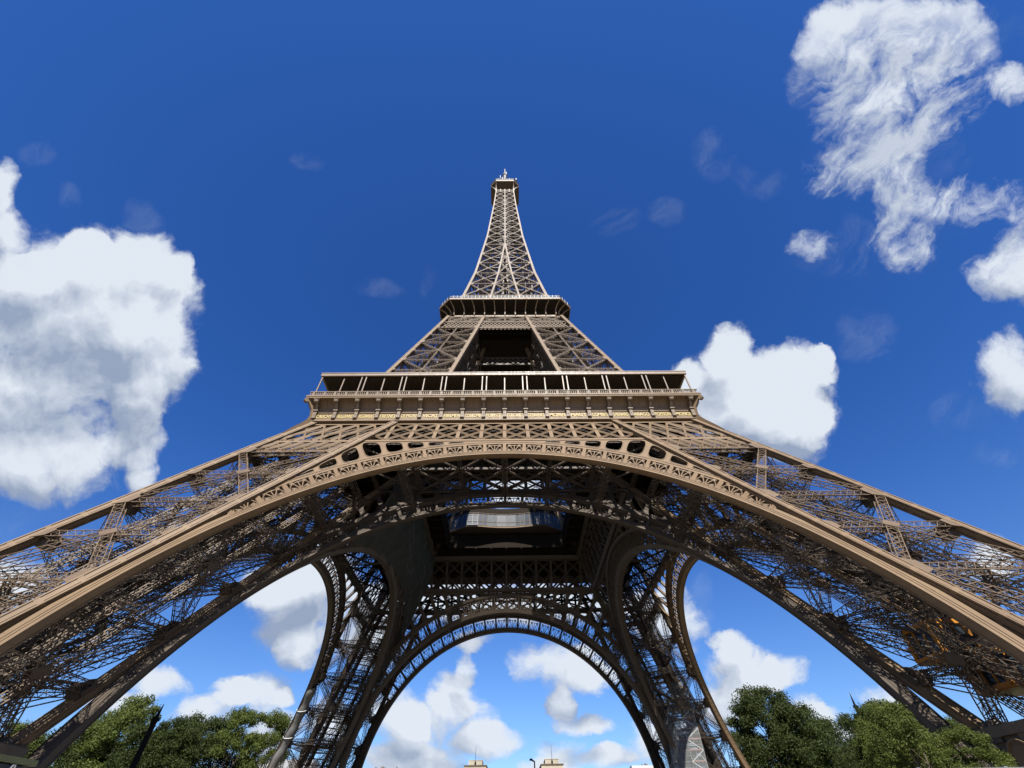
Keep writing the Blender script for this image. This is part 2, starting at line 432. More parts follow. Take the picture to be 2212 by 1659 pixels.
def gusset(mb, c, d, inward, nrm, a=1.5, b=1.7, th=0.09):
    # flat plate: along the chord +-a, reaching b towards the middle of the face
    poly = [c - d * a, c - d * a * .55 + inward * b, c + d * a * .55 + inward * b, c + d * a]
    mb.plate(poly, nrm, th)

def face_bracing(mb, P, Q, nrm, levels, half=True, W=1.0, Dp=0.8, HW=.95, rail=.085, lace=.042, pitch=.95, sz=.95, midpost=False, gus=(1.25, 1.3)):
    # P(z), Q(z): chord lines bounding the face
    for i in range(len(levels) - 1):
        z0, z1 = levels[i], levels[i + 1]
        lattice(mb, P(z0), Q(z1), nrm, W, Dp, rail, lace, pitch)
        lattice(mb, Q(z0), P(z1), nrm, W, Dp * .92, rail, lace, pitch)
        c0 = (P(z0) + Q(z1)) / 2; c1 = (Q(z0) + P(z1)) / 2; cc = (c0 + c1) / 2
        dd = unit(Q(z0) - P(z0)); uu = unit(P(z1) - P(z0))
        for sg in (-1, 1):
            mb.plate([cc + dd * W, cc + uu * W * .75, cc - dd * W, cc - uu * W * .75] + nrm * (Dp / 2 + .05) * sg, nrm, .05)
    hz = []
    for i, z in enumerate(levels):
        hz.append(z)
        if half and i < len(levels) - 1: hz.append((z + levels[i + 1]) / 2)
    for k, z in enumerate(hz):
        lattice(mb, P(z), Q(z), nrm, HW, Dp * .8, rail * .85, lace * .9, pitch * .9)
        dP = unit(P(z + 1) - P(z)); dQ = unit(Q(z + 1) - Q(z)); e = unit(Q(z) - P(z))
        g = gus if k % 2 == 0 or not half else (gus[0] * .75, gus[1] * .75)
        for sg in (-1, 1):
            off = nrm * (sz / 2 - .02) * sg
            gusset(mb, P(z) + e * sz * .35 + off, dP, e, nrm, *g); gusset(mb, Q(z) - e * sz * .35 + off, dQ, -e, nrm, *g)
    if midpost:
        for i in range(len(levels) - 1):
            z0, z1 = levels[i], levels[i + 1]
            lattice(mb, (P(z0) + Q(z0)) / 2, (P(z1) + Q(z1)) / 2, nrm, W * .7, Dp * .6, rail, lace, pitch)

def corner_fns(a, b):
    return (lambda z: V3(-a(z), -a(z), z), lambda z: V3(-b(z), -a(z), z), lambda z: V3(-a(z), -b(z), z), lambda z: V3(-b(z), -b(z), z))

# ---- lower pillars
LV1 = [6.6, 18.8, 30.7, 43.2]
def pillar(name, a, b, z0, z1, levels, sz, **kw):
    OO, IO, OI, II = corner_fns(a, b)
    mb = MB(); core = MB()
    for P in (OO, IO, OI, II): chord(mb, P, z0, z1, sz, core=core)
    p = mb.build(name, kw.pop('mat'), tower); core.build('chord_shade_core', IROND, p)  # dark core paints shade into the open joints
    def fn(P, Q, fallback):
        z = (z0 + z1) / 2; n = unit(np.cross(Q(z) - P(z), P(z + 1) - P(z))); return n if n @ fallback > 0 else -n
    kw2 = {k: v for k, v in kw.items()}
    for P, Q, n in ((OO, IO, V3(0, -1, .0)), (OO, OI, V3(-1, 0, 0)), (OI, II, V3(0, 1, 0)), (IO, II, V3(1, 0, 0))):
        m = MB(); face_bracing(m, P, Q, fn(P, Q, n), levels, sz=sz, **kw2)
        fb_ = m.build('face_bracing', SHADE if (n[1] > .5 or n[0] > .5) else MID, p)
    # level bracing: plan crosses at every level
    m = MB()
    hz = []
    for i, z in enumerate(levels):
        hz.append(z)
        if i < len(levels) - 1: hz.append((z + levels[i + 1]) / 2)
    for z in hz:
        lattice(m, OO(z), II(z), V3(0, 0, 1), .8, .6, .1, .055, 1.2); lattice(m, IO(z), OI(z), V3(0, 0, 1), .8, .55, .1, .055, 1.2)
        mid = [(OO(z) + IO(z)) / 2, (IO(z) + II(z)) / 2, (II(z) + OI(z)) / 2, (OI(z) + OO(z)) / 2]
        for k in range(4): lattice(m, mid[k], mid[(k + 1) % 4], V3(0, 0, 1), .6, .5, .09, .05, 1.2, sidelace=False)
    m.build('level_bracing', SHADE, p)
    return p, (OO, IO, OI, II), hz
pil, fns, hz = pillar('pillar', w1, u1, 4.2, 58.5, LV1, 0.95, mat=IRON)
OO, IO, OI, II = fns
# lift track, stairs and node boxes inside the pillar
m = MB()
ctr = lambda z, s=0.0: V3(-(w1(z) - 7.35) + s, -(w1(z) - 7.35) - s, z)
for s in (-2.6, -1.3, 1.3, 2.6):
    m.bar(ctr(4.5, s), ctr(56.5, s), 0.35, 0.75, (1, -1, 0.3))
for k in range(46):
    z = 5.5 + k * 1.1
    m.bar(ctr(z, -2.6), ctr(z, 2.6), 0.14, 0.22)
    if k % 2 == 0:
        m.bar(ctr(z, -2.6), ctr(z + 1.1, -1.3), .09, .09); m.bar(ctr(z, 2.6), ctr(z + 1.1, 1.3), .09, .09)
for s in (-2.0, 2.0):
    lattice(m, ctr(5, s) - V3(.7, .7, 1.4), ctr(56, s) - V3(.7, .7, 1.4), V3(1, 1, -.8), 1.3, 1.4, .12, .06, 1.3)
m.build('lift_track', IROND, pil)
m = MB()
for k in range(9):
    za, zb = 6 + k * 5.5, 6 + (k + 1) * 5.5
    A = V3(-w1(za) + (3.2 if k % 2 else 11.0), -w1(za) + 11.2, za); B = V3(-w1(zb) + (11.0 if k % 2 else 3.2), -w1(zb) + 11.2, zb)
    for o in (V3(0, -.7, 0), V3(0, .7, 0)):
        m.bar(A + o, B + o, .1, .42); m.bar(A + o + V3(0, 0, 1.1), B + o + V3(0, 0, 1.1), .07, .07)
    n = 22
    for i in range(n):
        c = A + (B - A) * (i + .5) / n
        m.bar(c - V3(0, .7, 0), c + V3(0, .7, 0), .3, .05)
        m.bar(c - V3(0, .7, 0), c + V3(0, -.7, 1.1), .04, .04, (1, 0, 0))
m.build('stair_flight', IROND, pil)
nb0 = None
for P in (OO, IO, OI, II):
    for z in hz[1:]:
        c = P(z); q = c + unit(ctr(z) - c) * V3(1, 1, 0) * 1.0
        if nb0 is None:
            m = MB(); m.box(-.65, .65, -.65, .65, -1.0, .35); m.box(-.72, .72, -.72, .72, -.1, .05); nb0 = m.build('node_box', IROND, pil); nb = nb0
        else:
            nb = nb0.copy(); C.objects.link(nb); nb.parent = pil
        nb.location = q + V3(0, 0, 0.0); nb.location.z = z
# secondary web: light members filling the pillar volume (pipes, cable trays, wind ties)
m = MB()
r2 = np.random.default_rng(3)
for k in range(len(hz) - 1):
    za, zb = hz[k], hz[k + 1]
    for P, Q in ((OO, II), (IO, OI)):
        lattice(m, P(za) * .5 + Q(za) * .5, P(zb), unit(V3(1, -1, 0.2)), .5, .45, .06, .032, .8, sidelace=False)
        lattice(m, P(za) * .5 + Q(za) * .5, Q(zb), unit(V3(1, 1, 0.2)), .5, .45, .06, .032, .8, sidelace=False)
    for i in range(5):
        a_ = r2.uniform(.1, .9, 2); b_ = np.clip(a_ + r2.uniform(-.06, .06, 2), .05, .95)
        pa = V3(-w1(za) + 14.7 * a_[0], -w1(za) + 14.7 * a_[1], za); pb = V3(-w1(zb) + 14.7 * b_[0], -w1(zb) + 14.7 * b_[1], zb)
        m.bar(pa, pb, .08, .08)
m.build('inner_web', SHADE, pil); m = MB()
for s1, s2 in ((.2, .2), (.4, .12), (.62, .14), (.82, .2), (.12, .42), (.86, .46), (.2, .82), (.5, .88), (.8, .8), (.35, .6), (.62, .4), (.14, .66), (.88, .66)):
    f_ = lambda z: V3(-w1(z) + 14.7 * s1, -w1(z) + 14.7 * s2, z)
    lattice(m, f_(7.5), f_(43), V3(0, 1, .4), .6, .5, .09, .035, .9, sidelace=False)
m.build('stringer', MID, pil)
pils = rot4(pil, shaded=(2, 3))

# ---- upper pillars (first to second floor)
LV2 = [62.0, 72.6, 83.3, 94.0, 104.4]
up_p, fns2, hz2 = pillar('upper_pillar', a2, b2, 58.5, 114.0, LV2, 0.85, mat=IRON, half=True, W=.46, Dp=.5, HW=.4, rail=.08, lace=.04, pitch=.8, midpost=True, gus=(.8, .8))
m = MB()
c2f = lambda z, s=0.0: V3(-(a2(z) + b2(z)) / 2 + s, -(a2(z) + b2(z)) / 2 - s, z)
for s in (-1.6, -.7, .7, 1.6): m.bar(c2f(60, s), c2f(113, s), .28, .6, (1, -1, .3))
for k in range(48): m.bar(c2f(60 + k * 1.1, -1.6), c2f(60 + k * 1.1, 1.6), .12, .2)
for k in range(len(hz2) - 1):
    for P, Q in ((0, 3), (1, 2), (0, 1), (2, 3), (0, 2), (1, 3)):
        mm0 = (fns2[P](hz2[k]) + fns2[Q](hz2[k])) / 2
        lattice(m, mm0, fns2[P](hz2[k + 1]), unit(V3(1, -1, .2)), .4, .35, .07, .04, .8, sidelace=False)
        lattice(m, mm0, fns2[Q](hz2[k + 1]), unit(V3(1, 1, .2)), .4, .35, .07, .04, .8, sidelace=False)
m.build('lift_track', IROND, up_p)
rot4(up_p)

# ---- arches, spandrels, girders of one face; `pl` gives |y| of the face plane at height z
Z0A, RA = 2.7, 39.7            # arch circle: centre height and radius of the lower edge
R_LIP, R_FT, R_T = RA + 0.75, RA + 3.15, RA + 3.8
CELL = 4.27
def arch_pt(pl, th, r, off=0.0):
    z = Z0A + r * math.cos(th); return V3(r * math.sin(th), -pl(z) + off, z)
def arch_face(pl, outer):
    S_ = -1 if outer else 1
    depth = 1.15
    root = MB()
    N = 96; ths = np.linspace(-R(86.5), R(86.5), N + 1)
    def ring(r0, r1, y0, y1, ths):
        G = []
        for t in ths:
            G.append([arch_pt(pl, t, r0, y0), arch_pt(pl, t, r0, y1), arch_pt(pl, t, r1, y1), arch_pt(pl, t, r1, y0), arch_pt(pl, t, r0, y0)])
        root.grid(G)
        for e in (0, -1): root.raw(G[e][:4], [(0, 1, 2, 3)])
    near, far = (0.0, depth) if outer else (-0.3, depth - .3)
    ring(RA, RA + .14, near, far, ths)                       # soffit plate
    ring(RA + .14, R_LIP, near, near + .16, ths)             # front lip
    ring(RA + .14, R_LIP, far - .16, far, ths)
    tf = np.linspace(-R(51.5), R(51.5), 72)
    ring(R_FT, R_T, near, near + .2, tf); ring(R_FT, R_FT + .14, near + .2, far, tf); ring(R_FT, R_T, far - .2, far, tf)
    for sg in (-1, 1):                                       # solid haunch running down to the footing
        tl = np.linspace(sg * R(51.5), sg * R(86.5), 30)
        ring(R_LIP, R_LIP + .55, near, near + .16, tl); ring(R_LIP, R_LIP + .55, far - .16, far, tl)
    for t in np.linspace(-R(86), R(86), 131):
        a_, b_ = arch_pt(pl, t, RA - .012, near + .02), arch_pt(pl, t, RA - .012, far - .02); root.bar(a_, b_, .1, .03, unit(V3(math.sin(t), 0, math.cos(t))))
    ring(RA - .1, RA, near, near + .1, ths); ring(RA - .1, RA, far - .1, far, ths)
    # mouldings along the lip
    ring(RA + .3, RA + .38, near - .06, near, ths); ring(R_LIP - .1, R_LIP, near - .06, near, ths); ring(R_T - .12, R_T, near - .07, near, tf)
    arch = root.build('arch' if outer else 'inner_arch', IRON, tower)
    # radial posts and fans
    for k in range(-12, 13):
        fan = MB()
        th = R(CELL * k)
        for yy, t_ in ((near + .08, .16), (far - .08, .1)):
            p, q = arch_pt(pl, th, R_LIP, yy), arch_pt(pl, th, R_FT, yy); fan.bar(p, q, .52 if t_ > .12 else .25, t_, (0, 1, 0))
        lattice(fan, arch_pt(pl, th, R_LIP, (near + far) / 2), arch_pt(pl, th, R_FT, (near + far) / 2), V3(1, 0, 0), depth * .8, .2, .07, .05, .8, sidelace=False)
        fan.build('radial_post', IRON, arch)
    for k in range(-12, 12):
        fan = MB()
        thc = R(CELL * (k + .5)); c = arch_pt(pl, thc, R_LIP + .02)
        er = unit(arch_pt(pl, thc, R_FT) - c); et = unit(arch_pt(pl, thc + .01, R_LIP) - arch_pt(pl, thc - .01, R_LIP))
        Wc, Hc = 1.27, R_FT - R_LIP
        for yy in ((near + .1) if outer else (far - .1),):
            o = c + V3(0, yy, 0)
            f = lambda a, b: o + et * a + er * b
            arc = [f(Wc * math.cos(t), .55 + (Hc - .75) * math.sin(t)) for t in np.linspace(0, math.pi, 11)]
            arc = [f(Wc, .0)] + arc + [f(-Wc, .0)]
            fan.bars(np.array(arc[:-1]), np.array(arc[1:]), .1, .14, er * 0 + V3(0, 1, 0))
            for a in (25, 58, 90, 122, 155):
                t = R(a); fan.bar(f(.15 * math.cos(t), .1 + .15 * math.sin(t)), f(Wc * .93 * math.cos(t), .5 * abs(math.sin(t)) + (Hc - .7) * math.sin(t)), .13 if a in (58, 122, 90) else .09, .1, (0, 1, 0))
            for (a, b, r) in ((.86, .3, .27), (-.86, .3, .27), (.8, Hc - .27, .25), (-.8, Hc - .27, .25)):
                ts = np.linspace(0, 2 * math.pi, 9); ps = np.array([f(a + r * math.cos(t), b + r * math.sin(t)) for t in ts])
                fan.bars(ps[:-1], ps[1:], .09, .14, V3(0, 1, 0))
                ps = np.array([f(a + r * .4 * math.cos(t), b + r * .4 * math.sin(t)) for t in ts])
                fan.bars(ps[:-1], ps[1:], .09, .12, V3(0, 1, 0))
        fan.build('fan_ornament', IRON, arch)
    # spandrel plates with rounded openings
    sp = MB()
    ZB = 46.75
    def rt(th):
        r = (ZB - Z0A) / math.cos(th)
        # chord line x = 47.76 - .5137 z - .45
        s, c_ = math.sin(abs(th)), math.cos(th)
        rc = (47.76 - .45 - .5137 * Z0A) / (s + .5137 * c_)
        return max(min(r, rc), R_T + .03)
    y0 = near + .04
    edges = [R(4.1 * k) for k in range(0, 14)] 
    for sg in (-1, 1):
        for k in range(len(edges) - 1):
            ta, tb = edges[k] * sg, edges[k + 1] * sg
            f = lambda s_, t_: arch_pt(pl, ta + (tb - ta) * s_, R_T + (rt(ta + (tb - ta) * s_) - R_T) * t_, y0)
            gap = rt((ta + tb) / 2) - R_T
            if gap < .3: 
                G = [[f(s_, 0), f(s_, 1)] for s_ in np.linspace(0, 1, 6)]; sp.grid(G); continue
            n = 32; bo = []; ho = []
            sqw = (tb - ta) * sg * 45.0
            ix, iy = .3 / sqw, min(.26, .2 * gap) / gap
            hole = gap > 1.1
            for i in range(n):
                t = 2 * math.pi * i / n + math.pi / 4
                c_, s_ = math.cos(t), math.sin(t); mxx = max(abs(c_), abs(s_))
                bo.append((.5 + .5 * c_ / mxx, .5 + .5 * s_ / mxx))
                e = 0.62
                hx = math.copysign(abs(c_) ** e, c_); hy = math.copysign(abs(s_) ** e, s_)
                ho.append((.5 + (.5 - ix) * hx, .5 + (.5 - iy) * hy))
            if not hole:
                G = [[f(s_, 0), f(s_, 1)] for s_ in np.linspace(0, 1, 6)]; sp.grid(G); continue
            B_ = np.array([f(*q) for q in bo]); H_ = np.array([f(*q) for q in ho])
            G = np.stack([B_, H_, H_ + V3(0, .35, 0), B_ + V3(0, .35, 0)], 1); sp.grid(np.vstack([G, G[:1]]))
            # flange studs round the opening
            ctr_ = H_.mean(0)
            H2 = H_ + unit(ctr_ - H_) * .06 - V3(0, .03, 0)
            sp.bars(H2, np.roll(H2, -1, 0), .1, .1, V3(0, 1, 0))
    sp.build('spandrel', IRON, arch)
    return arch

BAY = 3.97
def girder_face(pl, outer):
    g = MB()
    zb, zm, zt, ztt = 46.75, 47.1, 53.55, 54.3
    def pt(x, z, off=0.0): return V3(x, -pl(z) + off, z)
    n_out = unit(V3(0, -1, -.51))
    lim = lambda z: (w1(z) if outer else u1(z))
    offs = (0.0, .9)
    front = g
    for oi, off in enumerate(offs):
        if oi: g = MB()
        for (za, zbb, th) in ((zb, zm + .25, .22), (zt, ztt, .3)):
            xa, xb = lim(za), lim(zbb)
            g.plate([pt(-xa, za, off), pt(xa, za, off), pt(xb, zbb, off), pt(-xb, zbb, off)], n_out, th)
        H = zt - zm - .25; z0 = zm + .25
        def line(xs, zs, xe, ze, wd, clip):
            # clip segment to the allowed span
            n = 8; P_ = [(xs + (xe - xs) * i / n, zs + (ze - zs) * i / n) for i in range(n + 1)]
            ok = [abs(x) <= clip(z) + .01 for x, z in P_]
            if not any(ok): return
            i0 = ok.index(True); i1 = n - ok[::-1].index(True)
            if i1 > i0: g.bar(pt(*P_[i0], off), pt(*P_[i1], off), wd, .12 if oi == 0 else .1, n_out)
        wd = .36 if oi == 0 else .15
        K = 11
        uclip = lambda z: u1(z) - .3
        for k in range(-K, K + 1):
            x = k * BAY
            line(x, z0, x, zt, .62 if oi == 0 else .2, uclip)
        for k in range(-K - 2, K + 3):
            x = k * BAY
            # diagonals fall half the height over one bay
            for s_ in (-1, 1):
                line(x, zt, x + s_ * 2 * BAY, z0, wd, uclip)
        if outer:
            # over the legs: steeper crossed bars, and a second lower band
            uo = lambda z: w1(z) - .2
            for sg in (-1, 1):
                for k in range(0, 9):
                    x0 = sg * (20.5 + k * 3.0)
                    for (dx, wdd) in ((sg * 5.2, wd * 1.15), (sg * -2.2, wd * 1.15), (sg * 9.5, wd * .6)):
                        n = 24; P_ = [(x0 + dx * i / n, zt + (z0 - zt) * i / n) for i in range(n + 1)]
                        ok = [u1(z) + .3 <= abs(x) <= uo(z) for x, z in P_]
                        if any(ok):
                            i0 = ok.index(True); i1 = n - ok[::-1].index(True)
                            if i1 > i0: g.bar(pt(*P_[i0], off + (.02 if dx * sg < 0 else 0)), pt(*P_[i1], off + (.02 if dx * sg < 0 else 0)), wdd, .12, n_out)
                za, zc = 43.4, zb
                g.plate([pt(sg * u1(za), za, off), pt(sg * w1(za), za, off), pt(sg * w1(za + .5), za + .5, off), pt(sg * u1(za + .5), za + .5, off)], n_out, .25)
                for k in range(0, 12):
                    x0 = sg * (21 + k * 2.0)
                    for (dx, wdd) in ((sg * 2.6, wd * 1.1), (sg * -1.8, wd * .55), (sg * 5.0, wd * .5)):
                        n = 16; P_ = [(x0 + dx * i / n, zc + (za + .5 - zc) * i / n) for i in range(n + 1)]
                        ok = [u1(z) + .3 <= abs(x) <= uo(z) for x, z in P_]
                        if any(ok):
                            i0 = ok.index(True); i1 = n - ok[::-1].index(True)
                            if i1 > i0: g.bar(pt(*P_[i0], off), pt(*P_[i1], off), wdd, .12, n_out)
    # lacing that ties the two layers together
    span = u1(50)
    for z in (zb + .1, 50.3, zt):
        xs = np.arange(-span, span, 1.0)
        A_ = np.array([pt(x, z, .05) for x in xs]); B_ = np.array([pt(x + .3, z, .95) for x in xs])
        g.bars(A_, B_, .08, .05, V3(0, 0, 1))
    go_ = front.build('girder' if outer else 'inner_girder', IRON, tower)
    g.build('rear_lattice', SHADE, go_)
    return go_

ar = arch_face(w1, True); gi_ = girder_face(w1, True)
ari = arch_face(u1, False); gii = girder_face(u1, False)
rot4(ar, shaded=(2, 3)); rot4(gi_, shaded=(1, 2, 3)); darken(ari, SHADE); darken(gii, SHADE); rot4(ari, shaded=(1, 2, 3)); rot4(gii, shaded=(1, 2, 3))

# ---- wind bracing between outer and inner girders, and beams joining the two arches
m = MB()
zw = 47.0; yo, yi = -w1(zw) + 1.4, -u1(zw) - .3
for k in range(-3, 4):
    x = k * 7.9
    lattice(m, V3(x, yo, zw), V3(x, yi, zw), V3(0, 0, 1), .5, .6, .1, .05, 1.0, sidelace=False)
    if k < 3:
        for (xa, xb) in ((x, x + 7.9), (x + 7.9, x)):
            ym = (yo + yi) / 2
            m.bar(V3(xa, yo, zw - .2), V3(xb, ym, zw - .2), .34, .28); m.bar(V3(xb, ym, zw - .2), V3(xa, yi, zw - .2), .34, .28)
m.bar(V3(-27, (yo + yi) / 2, zw), V3(27, (yo + yi) / 2, zw), .3, .4)
wind = m.build('wind_bracing', SHADE, tower); rot4(wind)
for th in (-40, -22.5, 0, 22.5, 40):
    t = R(th); A = arch_pt(w1, t, RA + 2.2, 2.0); B = arch_pt(u1, t, RA + 2.2, -.4)
    m = MB(); lattice(m, A, B, V3(0, 0, 1), .9, 1.1, .1, .06, 1.2)
    rot4(m.build('arch_tie_beam', SHADE, tower))

# ---- first-floor deck, ring with a square void
m = MB()
VO = 15.0; ZD = 57.4
for k in range(1):
    G = []
    m.raw([(-35, -35, ZD), (35, -35, ZD), (VO, -VO, ZD), (-VO, -VO, ZD), (-35, -35, ZD + 1.1), (35, -35, ZD + 1.1), (VO, -VO, ZD + 1.1), (-VO, -VO, ZD + 1.1)],
          [(0, 3, 2, 1), (4, 5, 6, 7), (0, 1, 5, 4), (3, 7, 6, 2)])
for x in np.arange(-32, 33, 4.0):
    L0, L1 = -34.6, -max(abs(x), VO)
    if L1 - L0 > 2: 
        lattice(m, V3(x, L0, 55.9), V3(x, L1, 55.9), V3(1, 0, 0), 2.6, .3, .2, .1, 2.4, sidelace=False)
for y in (-33, -28.5, -24, -19.5, -15.3):
    m.bar(V3(y, y, 56.1), V3(-y, y, 56.1), .3, 2.5)
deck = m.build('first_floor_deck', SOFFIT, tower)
rot4(deck)
# hanging safety net panels round the void
m = MB()
yv = 20.6
for k in range(8):
    xa, xb = -yv + k * yv / 4, -yv + (k + 1) * yv / 4
    G = [[V3(xa + (xb - xa) * i / 6, -yv + .12 * math.sin(i * 1.1 + k), 54.5 + (57.3 - 54.5) * j / 5 ) + V3(0, .18 * math.sin(j * 1.3 + k * 2) , 0) for j in range(6)] for i in range(7)]
    m.grid(G)
for k in range(9): m.bar(V3(-yv + k * yv / 4, -yv + .3, 54.4), V3(-yv + k * yv / 4, -yv + .3, 57.3), .18, .18)
m.bar(V3(-yv, -yv + .1, 54.5), V3(yv, -yv + .1, 54.5), .5, .7)
nets = m.build('net_screen', NET, tower); rot4(nets)

# ---- first-floor gallery: frieze, cove, consoles, ledge, balustrade, roof
def profile_strip(mb, prof, closed=True):
    G = []
    for (y, z) in prof: G.append([V3(y, y, z), V3(-y, y, z)])
    G = np.array(G); mb.grid(G)
def gallery():
    m = MB()
    prof = [(-34.2, 54.3), (-35.3, 54.3), (-35.3, 54.75), (-35.05, 54.82), (-35.0, 56.25), (-35.15, 56.3), (-35.15, 56.42), (-35.02, 56.5), (-35.02, 57.2)]
    for i in range(10):
        t = i / 9 * math.pi / 2
        prof.append((-35.05 - 1.55 * (1 - math.cos(t)), 57.25 + 1.35 * math.sin(t)))
    cove = prof[8:]; prof = prof[:9]
    cv = MB(); profile_strip(cv, cove)
    up_prof = [(-36.6, 58.6), (-36.95, 58.62), (-36.98, 58.9), (-37.06, 58.95), (-37.06, 59.2), (-36.9, 59.25), (-36.9, 59.42), (-33, 59.42)]
    profile_strip(m, prof); profile_strip(m, up_prof)
    SP = 35.2 / 9
    for k in range(-18, 18):   # seams of the cove plating, and framed panels over the names
        x = (k + .5) * SP / 1
    fz = m.build('frieze', IRON, tower); cv.build('cove', COVE, fz)
    m = MB()
    for k in range(-9, 9):
        x = (k + .5) * SP
        m.box(x - 1.45, x + 1.45, -35.10, -35.0, 56.52, 57.12)
        m.box(x - 1.62, x - 1.5, -35.14, -35.0, 54.86, 56.2); m.box(x + 1.5, x + 1.62, -35.14, -35.0, 54.86, 56.2)
        m.box(x - 1.6, x + 1.6, -35.12, -35.0, 54.86, 54.98)
        for i in range(8):
            t0, t1 = i / 8 * math.pi / 2, (i + 1) / 8 * math.pi / 2
            m.bar(V3(x, -35.07 - 1.55 * (1 - math.cos(t0)), 57.22 + 1.35 * math.sin(t0)), V3(x, -35.07 - 1.55 * (1 - math.cos(t1)), 57.22 + 1.35 * math.sin(t1)), .07, .06, (1, 0, 0))
    m.build('frieze_panel', IRON, fz)
    # consoles
    con = MB()
    con.box(-.36, .36, -35.62, -35.0, 54.8, 55.05); con.box(-.3, .3, -35.55, -35.0, 55.05, 56.5)
    con.box(-.12, .12, -35.6, -35.55, 55.5, 56.2); con.box(-.42, .42, -35.75, -35.0, 56.5, 56.72); con.box(-.34, .34, -35.68, -35.0, 56.72, 56.95)
    con.raw([(-.24, -35.55, 56.95), (.24, -35.55, 56.95), (.24, -35.0, 56.95), (-.24, -35.0, 56.95), (-.22, -36.35, 58.1), (.22, -36.35, 58.1), (.22, -35.4, 58.3), (-.22, -35.4, 58.3)],
            [(0, 1, 5, 4), (1, 2, 6, 5), (2, 3, 7, 6), (3, 0, 4, 7), (4, 5, 6, 7), (0, 3, 2, 1)])
    con.cyl((-.4, -36.5, 58.15), (.4, -36.5, 58.15), .36, n=12); con.cyl((-.44, -36.5, 58.15), (.44, -36.5, 58.15), .16, n=10)
    for i in range(5):
        a = R(-60 + 30 * i); con.bar((math.sin(a) * .12, -36.6, 58.1), (math.sin(a) * .55, -36.95, 58.2 + .42 * math.cos(a)), .17, .17)
    con.box(-.38, .38, -36.85, -35.9, 58.45, 58.62)
    c0 = con.build('console', IRON2, fz)
    for k in range(-9, 10):
        if k == 0: continue
        c = c0.copy(); C.objects.link(c); c.parent = fz; c.location = (k * SP, 0, 0)
        if abs(k) == 9: c.location = (k * SP - math.copysign(.25, k), 0, 0)
    # balustrade
    m = MB()
    m.box(-36.75, 36.75, -36.8, -36.5, 59.42, 59.55); m.box(-36.8, 36.8, -36.82, -36.5, 60.32, 60.47)
    for x in np.arange(-36.6, 36.7, .36): m.bar((x, -36.65, 59.5), (x, -36.65, 60.35), .15, .15, (0, 1, 0))
    for x in np.arange(-36, 36.1, 2.0): m.bar((x, -36.66, 59.5), (x, -36.66, 60.4), .36, .26, (0, 1, 0))
    m.build('balustrade', IRON2, tower)
    bal = tower.children[-1]
    # roof and its columns
    m = MB()
    m.raw([V3(s * 36.45, -36.45, 65.35) if False else V3(s * 36.45, -36.45, z) for z in (65.35, 66.1) for s in (-1, 1)] + [V3(s * 36.1, -36.1, z) for z in (65.35, 66.35) for s in (-1, 1)],
          [(0, 1, 3, 2), (2, 3, 7, 6), (0, 4, 5, 1)])
    m.raw([V3(-36.1, -36.1, 66.35), V3(36.1, -36.1, 66.35), V3(30.5, -30.5, 66.9), V3(-30.5, -30.5, 66.9)], [(0, 1, 2, 3)])
    m.raw([V3(-36.52, -36.52, 65.98), V3(36.52, -36.52, 65.98), V3(36.52, -36.52, 66.16), V3(-36.52, -36.52, 66.16), V3(-36.3, -36.3, 65.98), V3(36.3, -36.3, 65.98), V3(36.3, -36.3, 66.2), V3(-36.3, -36.3, 66.2)], [(0, 1, 2, 3), (0, 4, 5, 1), (3, 2, 6, 7)])
    rf = m.build('gallery_roof', GLOSS, tower)
    m = MB()
    m.raw([V3(-36.0, -36.0, 65.2), V3(36.0, -36.0, 65.2), V3(31.2, -31.2, 64.6), V3(-31.2, -31.2, 64.6)], [(0, 3, 2, 1)])
    m.raw([V3(-30, -31.2, 59.3), V3(30, -31.2, 59.3), V3(30, -31.2, 64.6), V3(-30, -31.2, 64.6)], [(0, 1, 2, 3)])
    m.build('soffit', SOFFIT, rf)
    m = MB()
    for s_ in (-1, 1):
        for x in np.arange(-41, 41, .55):
            P_ = []
            for t in (0, 1):
                P_.append((x + s_ * 4.8 * (t - .5), t))
            lx = lambda t: 36.0 - 4.8 * t
            if abs(P_[0][0]) < lx(0) and abs(P_[1][0]) < lx(1):
                m.bar((P_[0][0], -36.0, 65.13), (P_[1][0], -31.2, 64.53), .06, .04)
    m.build('soffit_mesh', IROND, rf)
    m = MB(); m.bar((0, -36.15, 60.4), (0, -36.15, 65.4), .21, .21, (0, 1, 0)); m.box(-.2, .2, -36.35, -35.95, 60.4, 60.75)
    g0 = m.build('gallery_column', GLOSS, rf); xs = [(k + .5) * 7.95 + d_ for k in range(-4, 4) for d_ in (-.42, .42)] + [-36.1, 36.1]
    g0.location.x = xs[0]
    for x in xs[1:]: c = g0.copy(); C.objects.link(c); c.parent = rf; c.location.x = x
    m = MB(); m.bar((0, -35.9, 60.4), (0, -35.9, 65.2), .2, .2, (0, 1, 0)); m.box(-.15, .15, -36.05, -35.75, 60.4, 60.7)
    g0 = m.build('slim_column', GLOSS, rf); g0.location.x = -4 * 7.95
    for k in range(-3, 5): c = g0.copy(); C.objects.link(c); c.parent = rf; c.location.x = k * 7.95
    return fz, bal, rf
fz, bal, rf = gallery()
names = ['CAUCHY', 'BELGRAND', 'REGNAULT', 'FRESNEL', 'DE PRONY', 'VICAT', 'EBELMEN', 'COULOMB', 'POINSOT', 'FOUCAULT', 'DELAUNAY', 'MORIN', 'HAUY', 'COMBES', 'THENARD', 'ARAGO', 'POISSON', 'MONGE']
rot4(fz); rot4(bal); rot4(rf)
dg = bpy.context.evaluated_depsgraph_get
